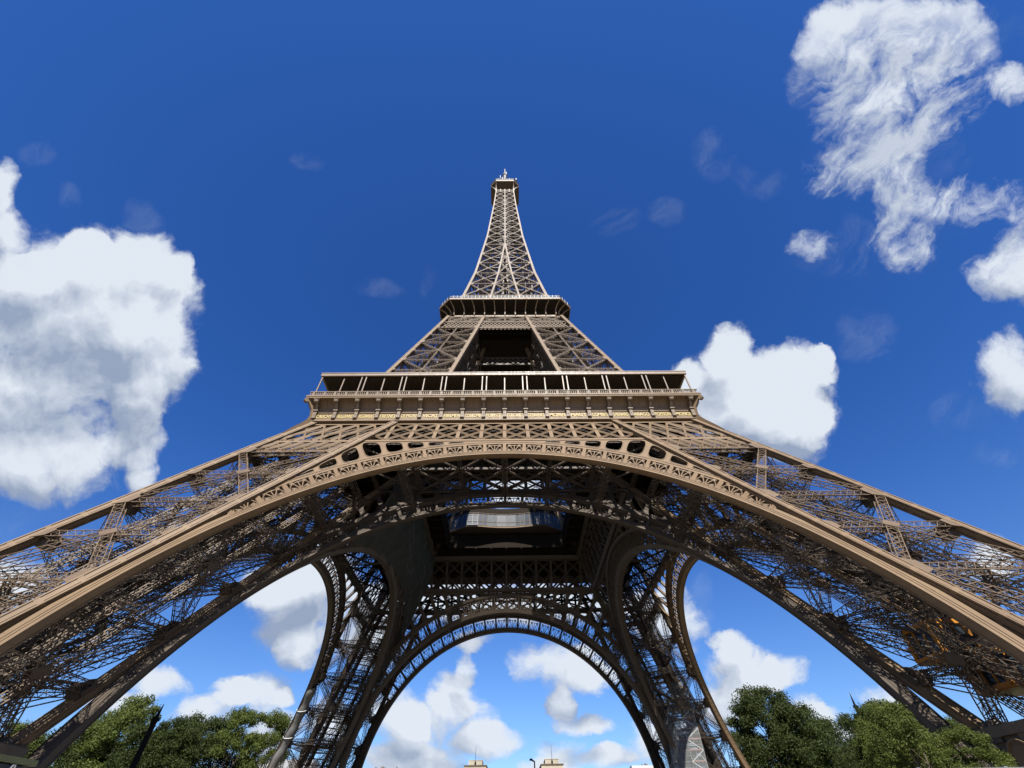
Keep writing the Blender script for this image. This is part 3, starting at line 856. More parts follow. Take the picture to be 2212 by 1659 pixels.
for i, nm in enumerate(names):
    cu = bpy.data.curves.new('txt', 'FONT'); cu.body = nm; cu.size = 1.12; cu.align_x = 'CENTER'; cu.extrude = .05; cu.offset = .005; cu.space_character = 1.06
    o = bpy.data.objects.new('name_lettering_src', cu); C.objects.link(o)
    bpy.context.view_layer.update()
    me = bpy.data.meshes.new_from_object(o.evaluated_get(dg()))
    xs = [v.co.x for v in me.vertices]; wd = max(xs) - min(xs); sc = min(1.0, 2.85 / wd)
    me.materials.clear(); me.materials.append(GOLD)
    bpy.data.objects.remove(o)
    t = bpy.data.objects.new('name_lettering', me); C.objects.link(t); t.parent = fz
    t.rotation_euler = (R(90), 0, 0); t.location = ((i - 8.5) * 35.2 / 9, -35.09, 55.14); t.scale = (sc, 1, 1)
# corner fins that flow from the ledge into the leg
m = MB()
pts = [(36.85, 58.5), (36.3, 57.7), (35.75, 56.6), (35.6, 55.4), (35.75, 54.2), (36.2, 53.0), (36.9, 51.4), (37.7, 49.4)]
inn = [(33.8, 58.5), (33.6, 57.7), (33.4, 56.6), (33.8, 55.4), (34.6, 54.2), (35.2, 53.0), (36.0, 51.4), (37.0, 49.4)]
G = []
for (a, z), (b, zz_) in zip(pts, inn):
    k = .17
    G.append([V3(-b, -b, z), V3(-a + k, -a - k, z), V3(-a - k, -a + k, z), V3(-b, -b, z)])
m.grid(G)
m.cyl(V3(-36.6, -37.0, 58.1), V3(-37.0, -36.6, 58.1), .42, n=14)
fin = m.build('corner_bracket', IRON, tower); rot4(fin)

# ---- band girders at the top of the upper pillars
def band2():
    m = MB()
    def pt(x, z, off=0): return V3(x, -a2(z) + off, z)
    n_ = unit(V3(0, -1, -.25))
    for z, hgt in ((104.5, .5), (109.3, .45), (113.6, .6)):
        m.plate([pt(-a2(z), z - hgt / 2, -.05), pt(a2(z), z - hgt / 2, -.05), pt(a2(z + .01), z + hgt / 2, -.05), pt(-a2(z), z + hgt / 2, -.05)], n_, .25)
    za, zb = 104.8, 109.1
    n = 34
    xs = np.linspace(-a2(za), a2(za), n + 1)
    dx = xs[1] - xs[0]
    for off in (0, .7):
        for i in range(n):
            for (a_, b_) in ((xs[i], xs[i] + 2 * dx), (xs[i] + 2 * dx, xs[i])):
                if max(abs(a_), abs(b_)) < a2(zb): m.bar(pt(a_, za, off), pt(b_, zb, off), .2, .1, n_)
    za, zb = 109.6, 113.3
    for (xa, xb) in ((-17, -12.2), (-12.2, -7.2), (-7.2, 0), (0, 7.2), (7.2, 12.2), (12.2, 17)):
        lattice(m, pt(xa, za, .2), pt(xb, zb, .2), n_, .55, .5, .09, .05, .7); lattice(m, pt(xb, za, .2), pt(xa, zb, .2), n_, .55, .5, .09, .05, .7)
        lattice(m, pt(xa, za, .2), pt(xa, zb, .2), n_, .55, .5, .09, .05, .7)
    return m.build('second_floor_band', MID, tower)
rot4(band2())
def band2i():
    m = MB()
    def pt(x, z): return V3(x, -b2(z), z)
    n_ = unit(V3(0, -1, -.16)); za, zb = 101.5, 105.3
    for z in (za, zb): m.bar(pt(-b2(z), z), pt(b2(z), z), .4, .5)
    n = 10; xs = np.linspace(-b2(zb), b2(zb), n + 1); dx = xs[1] - xs[0]
    for i in range(n - 1):
        m.bar(pt(xs[i], za), pt(xs[i + 2], zb), .22, .1, n_); m.bar(pt(xs[i + 2], za), pt(xs[i], zb), .22, .1, n_)
    return m.build('inner_band', SHADE, tower)
rot4(band2i())

# ---- second platform
def octo(h, c): return [(-c, -h), (c, -h), (h, -c), (h, c), (c, h), (-c, h), (-h, c), (-h, -c)]
def second_platform():
    m = MB()
    rings = [(17.9, 15.9, 113.7), (17.9, 15.9, 114.3), (16.4, 14.6, 114.35), (16.4, 14.6, 118.3), (20.9, 17.45, 118.55), (21.1, 17.55, 118.6), (21.1, 17.55, 119.3), (20.4, 17.2, 119.35)]
    G = [[V3(x, y, z) for (x, y) in octo(h, c) + octo(h, c)[:1]] for h, c, z in rings]
    for a_, b_ in ((0, 3), (4, 8)): m.grid(G[a_:b_])
    m.raw([V3(x, y, 119.34) for x, y in octo(20.4, 17.2)], [list(range(8))])
    p = m.build('second_platform', IRON, tower)
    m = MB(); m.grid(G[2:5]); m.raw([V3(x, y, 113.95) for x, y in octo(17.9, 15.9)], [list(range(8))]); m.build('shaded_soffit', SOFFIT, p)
    O1, O2 = octo(17.95, 15.9), octo(21.05, 17.5)
    for e in range(8):
        a1, b1 = O1[e], O1[(e + 1) % 8]; a_, b_ = O2[e], O2[(e + 1) % 8]
        n = 10 if e % 2 == 0 else 2
        for k in range(n + 1 if e % 2 == 0 else n - 1):
            t = (k if e % 2 == 0 else k + 1) / n
            p0 = V3(a1[0] + (b1[0] - a1[0]) * t, a1[1] + (b1[1] - a1[1]) * t, 114.2); p1 = V3(a_[0] + (b_[0] - a_[0]) * t, a_[1] + (b_[1] - a_[1]) * t, 118.75)
            out = unit((p1 - p0) * V3(1, 1, 0))
            q0 = p0 + V3(0, 0, 2.7) + out * .25; q1 = p0 + V3(0, 0, 3.8) + out * 1.3
            tang = np.cross(out, V3(0, 0, 1))
            ps = [p0 + out * .2, q0, q1, p1]
            m = MB()
            for i in range(3): m.bar(ps[i], ps[i + 1], .3, .3, tang)
            m.build('platform_bracket', IRON2, p)
    m = MB()
    O = octo(21.0, 17.5)
    for e in range(8):
        a_, b_ = O[e], O[(e + 1) % 8]
        for z in (119.45, 120.1, 120.5): m.bar((a_[0], a_[1], z), (b_[0], b_[1], z), .09, .09)
        L = math.hypot(b_[0] - a_[0], b_[1] - a_[1]); n = int(L / 1.15)
        for k in range(n + 1):
            t = k / n; m.bar((a_[0] + (b_[0] - a_[0]) * t, a_[1] + (b_[1] - a_[1]) * t, 119.3), (a_[0] + (b_[0] - a_[0]) * t, a_[1] + (b_[1] - a_[1]) * t, 120.9), .1, .1, (0, 1, 0))
    m.build('railing', GREYM, p)
    m = MB()
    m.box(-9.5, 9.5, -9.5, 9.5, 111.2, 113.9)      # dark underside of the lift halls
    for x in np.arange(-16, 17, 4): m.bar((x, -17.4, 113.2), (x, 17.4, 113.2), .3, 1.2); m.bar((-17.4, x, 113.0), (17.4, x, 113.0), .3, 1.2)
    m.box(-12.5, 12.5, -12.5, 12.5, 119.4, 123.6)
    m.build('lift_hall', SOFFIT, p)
second_platform()

# ---- upper shaft
LV3 = [120.0, 131.8, 142.3, 152.8, 163.0, 173.0, 183.5, 193.5, 202.0, 210.3, 218.6, 226.2, 233.4, 240.2, 247.0, 254.6, 262.0]
def shaft():
    m = MB()
    for i in range(len(LV3) - 1):
        for zs in ((LV3[i], (LV3[i] + LV3[i + 1]) / 2), ((LV3[i] + LV3[i + 1]) / 2, LV3[i + 1])):
            z0, z1 = zs; sz = .95 - .4 * (z0 - 120) / 150
            m.bar((-a3(z0), -a3(z0), z0), (-a3(z1), -a3(z1), z1), sz, sz, (0, 1, 0))
            for a, b in (((-a3(z0) + .0 + sz * .7, -a3(z0) + sz * .7), (-a3(z1) + sz * .7, -a3(z1) + sz * .7)),): pass
    m.bar((-a3(262), -a3(262), 262), (-a3(274), -a3(274), 274), .55, .55, (0, 1, 0))
    p = m.build('upper_shaft', IRON2, tower)
    f = MB(); vb = MB()
    for i in range(len(LV3) - 1):
        z0, z1 = LV3[i], LV3[i + 1]; zm = (z0 + z1) / 2
        k = (z0 - 120) / 150; sz = .62 - .2 * k
        def F(x, z): return V3(x, -a3(z), z)
        n_ = V3(0, -1, -.15)
        b0, b1 = b3(z0), b3(z1)
        if z0 < 183:
            for s in (-1, 1): vb.bar(F(s * b0, z0), F(s * b1, z1), sz * 1.1, sz, n_)
            for (xa, xb) in ((-b0, b1), (b0, -b1)):
                if b0 > .8: lattice(f, F(xa, z0), F(xb, z1), n_, .34, .3, .09, .05, .6, sidelace=False)
        else: vb.bar(F(0, z0), F(0, z1), sz * 1.05, sz, n_)
        for s in (-1, 1):
            ia, ib = (s * b0, s * b1) if z0 < 183 else (0, 0)
            wd = .32 - .08 * k
            lattice(f, F(s * a3(z0), z0), F(ib, z1), n_, wd, wd, .1, .055, .6); lattice(f, F(ia, z0), F(s * a3(z1), z1), n_, wd, wd, .1, .055, .6)
            f.plate([F((s * a3(z0) + ia) / 2 + d_, zm + e_) for d_, e_ in ((.5, 0), (0, .5), (-.5, 0), (0, -.5))], n_, wd + .1)
            f.plate([F(s * a3(z0) - s * .2, z0 - .8), F(s * a3(z0) - s * 1.3, z0 - .35), F(s * a3(z0) - s * 1.3, z0 + .35), F(s * a3(z0) - s * .2, z0 + .8)], n_, sz * .9)
            f.plate([F(ia, z0 - .9), F(ia + s * 1.2, z0 - .35), F(ia + s * 1.2, z0 + .35), F(ia, z0 + .9)], n_, sz * .9)
        lattice(f, F(-a3(z0), z0), F(a3(z0), z0), V3(0, 0, 1), .4, .4, .09, .05, .6, sidelace=False)
    fb = f.build('shaft_face', MID, p)
    vb_ = vb.build('shaft_rib', IRON2, p)
    for kk in (1, 2, 3):
        for q_ in (fb, vb_): c = q_.copy(); C.objects.link(c); c.parent = p; c.rotation_euler = (0, 0, kk * math.pi / 2)
    return p
sp_ = shaft()
for kk in (1, 2, 3):                      # the other three corner chords
    c = sp_.copy(); C.objects.link(c); c.parent = tower; c.rotation_euler = (0, 0, kk * math.pi / 2)
m = MB()
for i in range(len(LV3) - 1):
    z0, z1 = LV3[i], LV3[i + 1]; zm = (z0 + z1) / 2
    for z in (z0, zm):
        a_ = a3(z) - .6
        for (p, q) in (((-a_, -a_), (a_, a_)), ((-a_, a_), (a_, -a_)), ((-a_, 0), (a_, 0)), ((0, -a_), (0, a_))):
            lattice(m, V3(*p, z), V3(*q, z), V3(0, 0, 1), .45, .45, .09, .05, .7, sidelace=False)
        b_ = a_ * .62
        for (p, q) in (((-b_, -b_), (b_, -b_)), ((b_, -b_), (b_, b_)), ((b_, b_), (-b_, b_)), ((-b_, b_), (-b_, -b_))): m.bar(V3(*p, z), V3(*q, z), .3, .35)
for x, y in ((-2, -2), (2, -2), (2, 2), (-2, 2)): m.bar((x, y, 120), (x * .9, y * .9, 268), .35, .35)
for x in (-1.3, 1.3): m.box(x - 1.0, x + 1.0, -1.2, 1.2, 120, 266)
for k in range(72):
    z = 121 + k * 2.0
    m.bar((-2, -2, z), (2, -2, z + 1), .1, .1); m.bar((-2, 2, z), (2, 2, z + 1), .1, .1); m.bar((-2, -2, z + 1), (-2, 2, z), .1, .1); m.bar((2, -2, z + 1), (2, 2, z), .1, .1)
m.build('lift_core', IROND, tower)

# ---- summit
def summit():
    m = MB()
    rings = [(5.0, 4.6, 262), (5.2, 4.8, 264), (5.9, 4.8, 267), (7.6, 5.0, 270.3), (8.35, 5.4, 271.2), (8.4, 5.45, 271.3), (8.4, 5.45, 272.0), (8.1, 5.3, 272.0), (8.1, 5.3, 275.4), (8.35, 5.45, 275.5), (8.35, 5.45, 276.0), (5.5, 4, 276.6), (5.0, 3.6, 279), (5.3, 3.8, 279.2), (5.3, 3.8, 279.8), (3, 2, 280.5)]
    G = [[V3(x, y, z) for (x, y) in octo(h, c) + octo(h, c)[:1]] for h, c, z in rings[4:]]
    m.grid(G); m.raw([V3(x, y, 271.2) for x, y in octo(8.35, 5.4)], [list(range(8))]); m.raw([V3(x, y, 280.5) for x, y in octo(3, 2)], [list(range(8))])
    p = m.build('summit_cabin', IROND, tower)
    m = MB()
    for sx, sy in ((-1, -1), (1, -1), (1, 1), (-1, 1)):
        c0 = V3(sx * 5.15, sy * 5.15, 262.5)
        for (tx, ty) in ((8.2, 5.2), (5.2, 8.2)):
            prev = c0
            for i in range(1, 8):
                t = i / 7; q = V3(sx * (5.15 + (tx - 5.15) * t ** 2), sy * (5.15 + (ty - 5.15) * t ** 2), 262.5 + 8.6 * (t ** .75)); m.bar(prev, q, .5, .5, (0, 1, 0)); prev = q
    for k in range(4):
        a = k * math.pi / 2; ca, sa = math.cos(a), math.sin(a)
        rr = lambda x, y, z: V3(ca * x - sa * y, sa * x + ca * y, z)
        m.bar(rr(-5.45, -8.46, 271.65), rr(5.45, -8.46, 271.65), .12, .75)
        m.bar(rr(5.45, -8.46, 271.65), rr(8.46, -5.45, 271.65), .12, .7)
        for x in (-2.6, 0, 2.6): m.bar(rr(x, -5.1, 262.5), rr(x, -5.3, 266.5), .45, .4)
        lattice(m, rr(-5, -5.1, 264.5), rr(5, -5.1, 264.5), rr(0, -1, 0), 3.2, .4, .12, .12, 1.8, sidelace=False)
    m.build('summit_bracket', IRON2, p)
    m = MB()
    m.cyl((0, 0, 280.4), (0, 0, 282.4), 2.6, n=16); m.cyl((0, 0, 282.4), (0, 0, 296), 1.7, 1.5, n=12)
    a = m.build('mast_base', GREYM, p)
    m = MB()
    m.cyl((0, 0, 296), (0, 0, 309), 1.1, 1.0, n=12); m.cyl((0, 0, 309), (0, 0, 310), 1.6, n=12); m.cyl((0, 0, 310), (0, 0, 322), .65, .5, n=10); m.cyl((0, 0, 322), (0, 0, 325), .2, .1, n=8)
    for k in range(8):
        t = k * math.pi / 4 + .3; c_, s_ = math.cos(t), math.sin(t)
        z = 290 if k % 2 else 300
        m.bar((c_ * 1.2, s_ * 1.2, z), (c_ * 3.2, s_ * 3.2, z + 3.5), .22, .22); m.bar((c_ * 3.2, s_ * 3.2, z + 1.5), (c_ * 3.2, s_ * 3.2, z + 6.5), .3, .3, (0, 1, 0))
    m.build('antenna_mast', GREYM, p)
    m = MB()
    for x, y, hgt, r in ((-5, -7.5, 1.2, .3), (-4, -7.8, .9, .45), (-3.2, -7.6, 1.0, .3), (3.5, -7.4, 2.4, .16), (4.4, -7.4, 1.4, .12), (5.2, -7.2, 1.3, .3), (2.2, -7.6, 1.0, .2)):
        m.cyl((x, y, 276.0), (x, y, 276.4 + hgt), r, r * .9, n=8)
    m.cyl((6.9, -7.0, 276.6), (6.9, -7.0, 279.6), .62, n=12)
    m.build('aerial_cluster', GREYM, p)
summit()

# ------------------------------------------------------------------ footings
def masonry_base(sx, sy, label):
    o = empty('masonry_base', (0, 0, 0)); tag(o, label, 'masonry base', 'masonry bases under the tower legs')
    X0, X1, T, H = 42.8, 64.5, 5.0, 8.1
    def wall(ax, pos0, pos1):
        m = MB()
        for (g0, g1, z0, z1) in ((.35, .35, -1, .9), (.0, -.25, .9, H - .75), (.12, .12, H - .75, H - .1), (.0, .0, H - .1, H)):
            q = []
            for g, z in ((g0, z0), (g1, z1)):
                for (a, b) in ((X0 - g, pos0 - g), (X1 + g, pos0 - g), (X1 + g, pos1 + g), (X0 - g, pos1 + g)):
                    q.append((sx * a, sy * b, z) if ax == 0 else (sx * b, sy * a, z))
            m.raw(q, [(0, 1, 5, 4), (1, 2, 6, 5), (2, 3, 7, 6), (3, 0, 4, 7), (4, 5, 6, 7), (0, 3, 2, 1)])
        # course joints as shallow ledges
        w = m.build('stone_wall', STONE, o)
    wall(0, X0, X0 + T); wall(0, X1 - T, X1); 
    m = MB()
    for (a0, a1) in ((X0, X0 + T), (X1 - T, X1)):
        for (g, z0, z1) in ((.33, -1, .9), (-.02, .9, H - .75), (.10, H - .75, H - .12), (-.02, H - .12, H - .01)):
            xs = sorted((sx * (a0 - g), sx * (a1 + g))); ys = sorted((sy * (X0 + T - .3), sy * (X1 - T + .3)))
            m.box(xs[0], xs[1], ys[0], ys[1], z0, z1)
    m.build('stone_wall', STONE, o)
    k = MB()
    for z in (1.9, 3.1, 4.2, 5.9):                     # ledges of the stone courses
        xs = sorted((sx * (X0 - .04), sx * (X0 + .05))); ys = sorted((sy * X0, sy * X1)); k.box(xs[0], xs[1], ys[0], ys[1], z, z + .05)
        xs = sorted((sx * X0, sx * X1)); ys = sorted((sy * (X0 - .04), sy * (X0 + .05))); k.box(xs[0], xs[1], ys[0], ys[1], z, z + .05)
    k.build('course_ledge', STONE, o)
    k = MB()
    cx, cy, cz = sx * (X0 - .12), sy * 47.0, 5.8        # round bronze medallion on the inner face
    k.cyl((cx + sx * .2, cy, cz), (cx - sx * .06, cy, cz), 1.25, n=28); k.cyl((cx - sx * .02, cy, cz), (cx - sx * .12, cy, cz), 1.0, .9, n=28)
    for t in range(24):
        a = t * math.pi / 12; k.bar((cx - sx * .12, cy + 1.2 * math.cos(a), cz + 1.2 * math.sin(a)), (cx - sx * .12, cy + 1.2 * math.cos(a + .262), cz + 1.2 * math.sin(a + .262)), .12, .16, (1, 0, 0))
    k.build('medallion', IRON, o)
    k = MB(); ys = sorted((sy * 43.3, sy * 45.0)); xs = sorted((sx * (X0 - .3), sx * (X0 - .05))); k.box(xs[0], xs[1], ys[0], ys[1], 5.0, 5.9); k.box(xs[0], xs[1], ys[0] + .1, ys[1] - .1, 6.65, 6.9); k.box(xs[0], xs[1], ys[0] - .1, ys[1] - .3, 6.3, 6.4)
    k.build('plaque', PALE, o)
    k = MB()
    for fa in (w1, u1):
        for fb in (w1, u1): x, y = sx * fa(6.8), sy * fb(6.8); k.box(x - 1.5, x + 1.5, y - 1.5, y + 1.5, 7.0, 7.35); k.cyl((x, y, 7.3), (x - sx * .25, y - sy * .25, 8.6), 1.2, .9, n=14)
    k.build('bearing_shoe', IROND, o)
    return o
masonry_base(-1, -1, 'dark stone base of the near left leg, behind the booth at the lower left corner')
masonry_base(1, -1, 'stone base of the near right leg with plaques, at the lower right corner')
masonry_base(1, 1, 'stone base of the far right leg beside the netted scaffold')
masonry_base(-1, 1, 'stone base of the far left leg below the grey wrapped arch foot')

# ------------------------------------------------------------------ ground and hill
def terrain():
    n = 120
    xs = np.concatenate([np.linspace(-6000, -400, 24), np.linspace(-380, 380, 60), np.linspace(400, 6000, 24)])
    ys = np.concatenate([np.linspace(-6000, -200, 20), np.linspace(-180, 700, 70), np.linspace(720, 6000, 24)])
    G = []
    for x in xs:
        row = []
        for y in ys:
            t = min(max((y - 420) / 120, 0), 1); h = 28 * t * t * (3 - 2 * t)
            row.append(V3(x, y, h))
        G.append(row)
    m = MB(); m.grid(G)
    o = m.build('ground', GRAVEL); tag(o, kind='structure')
    m = MB(); m.raw([(-41, -41, .02), (41, -41, .02), (41, 41, .02), (-41, 41, .02)], [(0, 1, 2, 3)]); o = m.build('bounce_damping_paving', ASPH); tag(o, kind='structure')  # added unseen dark square, keeps bounced light out of the tower's interior
    m2 = MB(); m2.raw([(-600, 95, .02), (600, 95, .02), (600, 110, .02), (-600, 110, .02)], [(0, 1, 2, 3)])
    o = m2.build('road', ASPH); tag(o, kind='structure')
    for k, (x0, x1, y0, y1) in enumerate(((-160, -66, -60, 90), (66, 160, -60, 90))):
        m2 = MB(); m2.raw([(x0, y0, .03), (x1, y0, .03), (x1, y1, .03), (x0, y1, .03)], [(0, 1, 2, 3)])
        o = m2.build('lawn', GRASS); tag(o, kind='structure')
terrain()

# ------------------------------------------------------------------ glass pavilion on the first floor
def pavilion():
    o = empty('glass_pavilion', (0, 0, 58.5)); tag(o, 'glazed pavilion with white mullions curving out over the central opening of the first floor', 'pavilion')
    pl = [(-24, 21.0), (-16, 15.6), (-10.5, 11.9), (-7.5, 11.9)] + [(x, 11.9 + 1.0 * math.cos(x / 7.5 * math.pi / 2) ** 1) for x in (-5, -2.5, 0, 2.5, 5)] + [(7.5, 11.9), (10.5, 11.9), (16, 15.6), (24, 21.0)]
    m = MB(); m.grid([[V3(x, y, 1.0), V3(x, y, 4.6)] for x, y in pl]); m.build('facade_glass', GLASS, o)
    m = MB()
    for i in range(len(pl) - 1):
        a, b = V3(*pl[i], 0), V3(*pl[i + 1], 0); L = np.linalg.norm(b - a); n = max(1, int(round(L / 1.25)))
        for k in range(n):
            p = a + (b - a) * k / n; m.bar(p + V3(0, -.05, 1.0), p + V3(0, -.05, 4.6), .1, .12, (0, 1, 0))
        for z, dy, w in ((1.0, -.1, .2), (2.2, -.04, .08), (4.6, -.05, .2)): m.bar(a + V3(0, dy, z), b + V3(0, dy, z), w, .12)
    m.build('mullion', MID, o)
    m = MB()
    G = [[V3(x, y - .25, .55), V3(x, y - .25, .8), V3(x, y + 3, .8)] for x, y in pl]; m.grid(G)
    m.build('floor_edge', IRON, o)
    m = MB(); G = [[V3(x, y - .2, .5), V3(x, 24, .5)] for x, y in pl]; m.grid(G)
    m.build('floor', IROND, o)
    m = MB(); G = [[V3(x * .98, y + 1.8, .8), V3(x * .98, y + 1.8, 4.8)] for x, y in pl]; m.grid(G)
    m.build('inner_wall', MAROON, o)
    m = MB(); G = [[V3(x, y - .05, 4.7), V3(x, y - .05, 4.95), V3(x * .98, y + .5, 6.6), V3(x * .98, 26, 8.6)] for x, y in pl]; m.grid(G); m.build('roof', SOFFIT, o)
    for sx in (-1, 1):
        m = MB(); x0 = sx * 9.0; m.box(x0 - 1.4, x0 + 1.4, 11.5, 11.56, .9, 3.9)
        g = m.build('glass_bay', GLASS, o)
        m = MB()
        for x in (x0 - 1.4, x0, x0 + 1.4): m.bar((x, 11.45, .9), (x, 11.45, 3.9), .1, .1, (0, 1, 0))
        for z in (.9, 2.0, 3.9): m.bar((x0 - 1.4, 11.45, z), (x0 + 1.4, 11.45, z), .12, .1)
        m.build('frame', GREYM, g)
pavilion()

# ------------------------------------------------------------------ dark cloth hung on the far left leg
def tarp():
    ys = [-24, -19, -14, -9, -3, 3, 9, 15, 20, 24.8, 28, 30.5, 32.6, 34.2]
    zb = [37, 38.6, 40.2, 41.3, 42.3, 43, 43.2, 43, 42.3, 40.2, 37, 33.6, 30.4, 27.6]
    zt = [54.5] * 8 + [54.4, 50.6, 44.5, 39.5, 34.5, 30.0]
    Y = np.linspace(-24, 34.2, 76); G = []
    for y in Y:
        b_, t_ = np.interp(y, ys, zb), np.interp(y, ys, zt); row = []
        for j in range(22):
            t = j / 21; z = b_ + (t_ - b_) * t
            off = .7 + 1.5 * math.sin(math.pi * min(1, t * 1.05)) * (t_ - b_) / 12 + .3 * math.sin(y * .9 + z * .55) + .16 * math.sin(y * 2.1 - z * .4)
            row.append(V3(-u1(z) + off, y, z + (.35 * math.sin(y * 1.1) if j == 0 else 0)))
        G.append(row)
    G = np.array(G); m = MB(); m.grid(G); m.grid((G - V3(.05, 0, 0))[:, ::-1])
    o = m.build('protective_cloth', NET, None, True); tag(o, 'dark grey protective cloth hanging in folds inside the left face of the tower', 'protective cloth')
    m = MB()
    for (i0, j0, i1, j1, sag) in ((30, 20, 70, 6, 3.2), (20, 14, 66, 3, 3.6), (8, 18, 58, 2, 3.0), (44, 21, 75, 10, 2.4)):
        pts = []
        for k in range(18):
            t = k / 17; i = int(i0 + (i1 - i0) * t); j = int(np.clip(j0 + (j1 - j0) * t - sag * math.sin(math.pi * t), 0, 21)); pts.append(G[i, j] + V3(.1, 0, 0))
        for a, b in zip(pts[:-1], pts[1:]): m.bar(a, b, .09, .09)
    m.build('rope', GREYM, o)
tarp()

# grey sheath wrapped round the foot of the left side arch
m = MB(); G = []
ths = np.linspace(R(51), R(84), 40)
for i, t in enumerate(ths):
    z = Z0A + 40.5 * math.cos(t); y = 40.5 * math.sin(t)
    c = V3(-w1(z) + .8, y, z); er = unit(V3(0, math.sin(t), math.cos(t)))
    rr = 1.15 + .12 * math.sin(i * .9) + (0 if 0 < i < 39 else -.2)
    G.append([c + V3(1, 0, 0) * rr * math.cos(a) + er * rr * .85 * math.sin(a) for a in np.linspace(0, 2 * math.pi, 19)])
m.grid(G)
WRAP = mat('grey_wrap_cloth', (0.17, 0.165, 0.155), 0.85, var=0.2, scale=1.2, bump=0.5)
sh_ = m.build('arch_sheath', WRAP, None, True); tag(sh_, 'pale grey cloth sheath wrapped around the lower end of the far left arch', 'sheath')
m = MB()
for i in (8, 17, 29):
    ring = G[i]
    for a, b in zip(ring[:-1], ring[1:]): 
        cc = np.mean(ring[:-1], 0); m.bar(a + unit(a - cc) * .06, b + unit(b - cc) * .06, .14, .12)
m.build('tie_strap', WHITE, sh_)

# ------------------------------------------------------------------ scaffold at the far right leg
def scaffold():
    o = empty('scaffold_tower', (42.6, 39.5, 0)); tag(o, 'tall pipe scaffold wrapped in translucent white netting against the far right leg', 'scaffold')
    pipes, decks, braces = MB(), MB(), MB()
    x0 = lambda z: -4.4 + max(0, z - 20) * .42 ; x1, y0, y1 = 3.2, -2.0, 2.2
    Z = np.arange(0, 29.5, 2.0)
    for x in (-4.4, -2.2, 0, 1.4, 3.2):
        for y in (y0, y1):
            zt = 29.2 if x >= -.5 else 20 + (x + 4.4) / .42 * 1.0
            pipes.bar((x, y, 0), (x, y, min(zt, 29.2)), .11, .11, (0, 1, 0))
    for z in Z:
        for zz in (z, z + 1.0):
            for y in (y0, y1): pipes.bar((x0(zz), y, zz), (x1, y, zz), .07, .07)
            for x in (x0(zz), 0, x1): pipes.bar((x, y0, zz), (x, y1, zz), .07, .07)
        decks.box(x0(z), x1, y0 + .1, y1 - .1, z - .04, z + .04)
        decks.bar((0, y0 - .02, z + .12), (x1, y0 - .02, z + .12), .05, .22)
    for i in range(len(Z) - 1):
        a, b = (0, x1) if i % 2 else (x1, 0)
        braces.bar((a, y0 - .05, Z[i]), (b, y0 - .05, Z[i + 1]), .13, .13, (0, 1, 0))
        braces.bar((x1 + .05, y0 if i % 2 else y1, Z[i]), (x1 + .05, y1 if i % 2 else y0, Z[i + 1]), .1, .1, (0, 1, 0))
    pipes.build('pipe_frame', GREYM, o); braces.build('diagonal_brace', WHITE, o)
    decks.build('plank_deck', mat('scaffold_plank', (0.35, 0.17, 0.11), 0.8), o)
    m = MB()
    def sheet(P): m.grid(P)
    zz = np.linspace(.2, 29.4, 40)
    w_ = lambda z, k: .08 * math.sin(z * 1.7 + k)
    sheet([[V3(x0(z) - .1 + (x1 + .2 - x0(z)) * t, y0 - .22 + w_(z, t * 9), z) for t in np.linspace(0, 1, 9)] for z in zz])
    sheet([[V3(x1 + .2 + w_(z, t * 5), y0 - .2 + (y1 - y0 + .4) * t, z) for t in np.linspace(0, 1, 6)] for z in zz])
    sheet([[V3(x0(z) - .12 + w_(z, t * 5), y0 - .2 + (y1 - y0 + .4) * t, z) for t in np.linspace(0, 1, 6)] for z in zz])
    m.build('netting', SCNET, o, True)
scaffold()

# ------------------------------------------------------------------ yellow lift cars in the near right leg
def lift():
    o = empty('lift_car', (44.3, -44.4, 15.0)); tag(o, 'yellow two cabin lift car inside the near right leg', 'lift car')
    for k, (dx, dy, dz) in enumerate(((0, 0, 0), (3.7, -.6, -2.7))):
        f = MB()
        hx, hy, hz_ = 1.9, 1.9, 1.35
        for sx in (-1, 1):
            for sy in (-1, 1): f.bar((dx + sx * hx, dy + sy * hy, dz - hz_), (dx + sx * hx * .9, dy + sy * hy * .9, dz + hz_), .34, .34, (0, 1, 0))
            for z, e in ((-hz_, 1), (hz_, .9)):
                f.bar((dx + sx * hx * e, dy - hy * e, dz + z), (dx + sx * hx * e, dy + hy * e, dz + z), .36, .4); f.bar((dx - hx * e, dy + sx * hy * e, dz + z), (dx + hx * e, dy + sx * hy * e, dz + z), .36, .4)
            f.bar((dx + sx * .6, dy - hy * .98, dz - hz_), (dx + sx * .6, dy - hy * .93, dz + hz_), .16, .16, (0, 1, 0)); f.bar((dx - hx * .97, dy + sx * .6, dz - hz_), (dx - hx * .93, dy + sx * .6, dz + hz_), .16, .16, (0, 1, 0))
        f.box(dx - hx, dx + hx, dy - hy, dy + hy, dz - hz_ - .3, dz - hz_ - .05)
        c = f.build('cabin', YELL, o)
        g = MB(); g.box(dx - hx * .88, dx + hx * .88, dy - hy * .88, dy + hy * .88, dz - hz_ + .25, dz + hz_ - .25); g.build('cabin_glass', GLASS, c)
        g = MB(); g.raw([(dx - hx * .8, dy - hy * .8, dz + hz_ + .15), (dx + hx * .8, dy - hy * .8, dz + hz_ + .15), (dx + hx * .8, dy + hy * .8, dz + hz_ + .15), (dx - hx * .8, dy + hy * .8, dz + hz_ + .15), (dx, dy, dz + hz_ + .5)], [(0, 1, 4), (1, 2, 4), (2, 3, 4), (3, 0, 4), (0, 3, 2, 1)])
        g.build('cabin_roof', YELL, c)
lift()

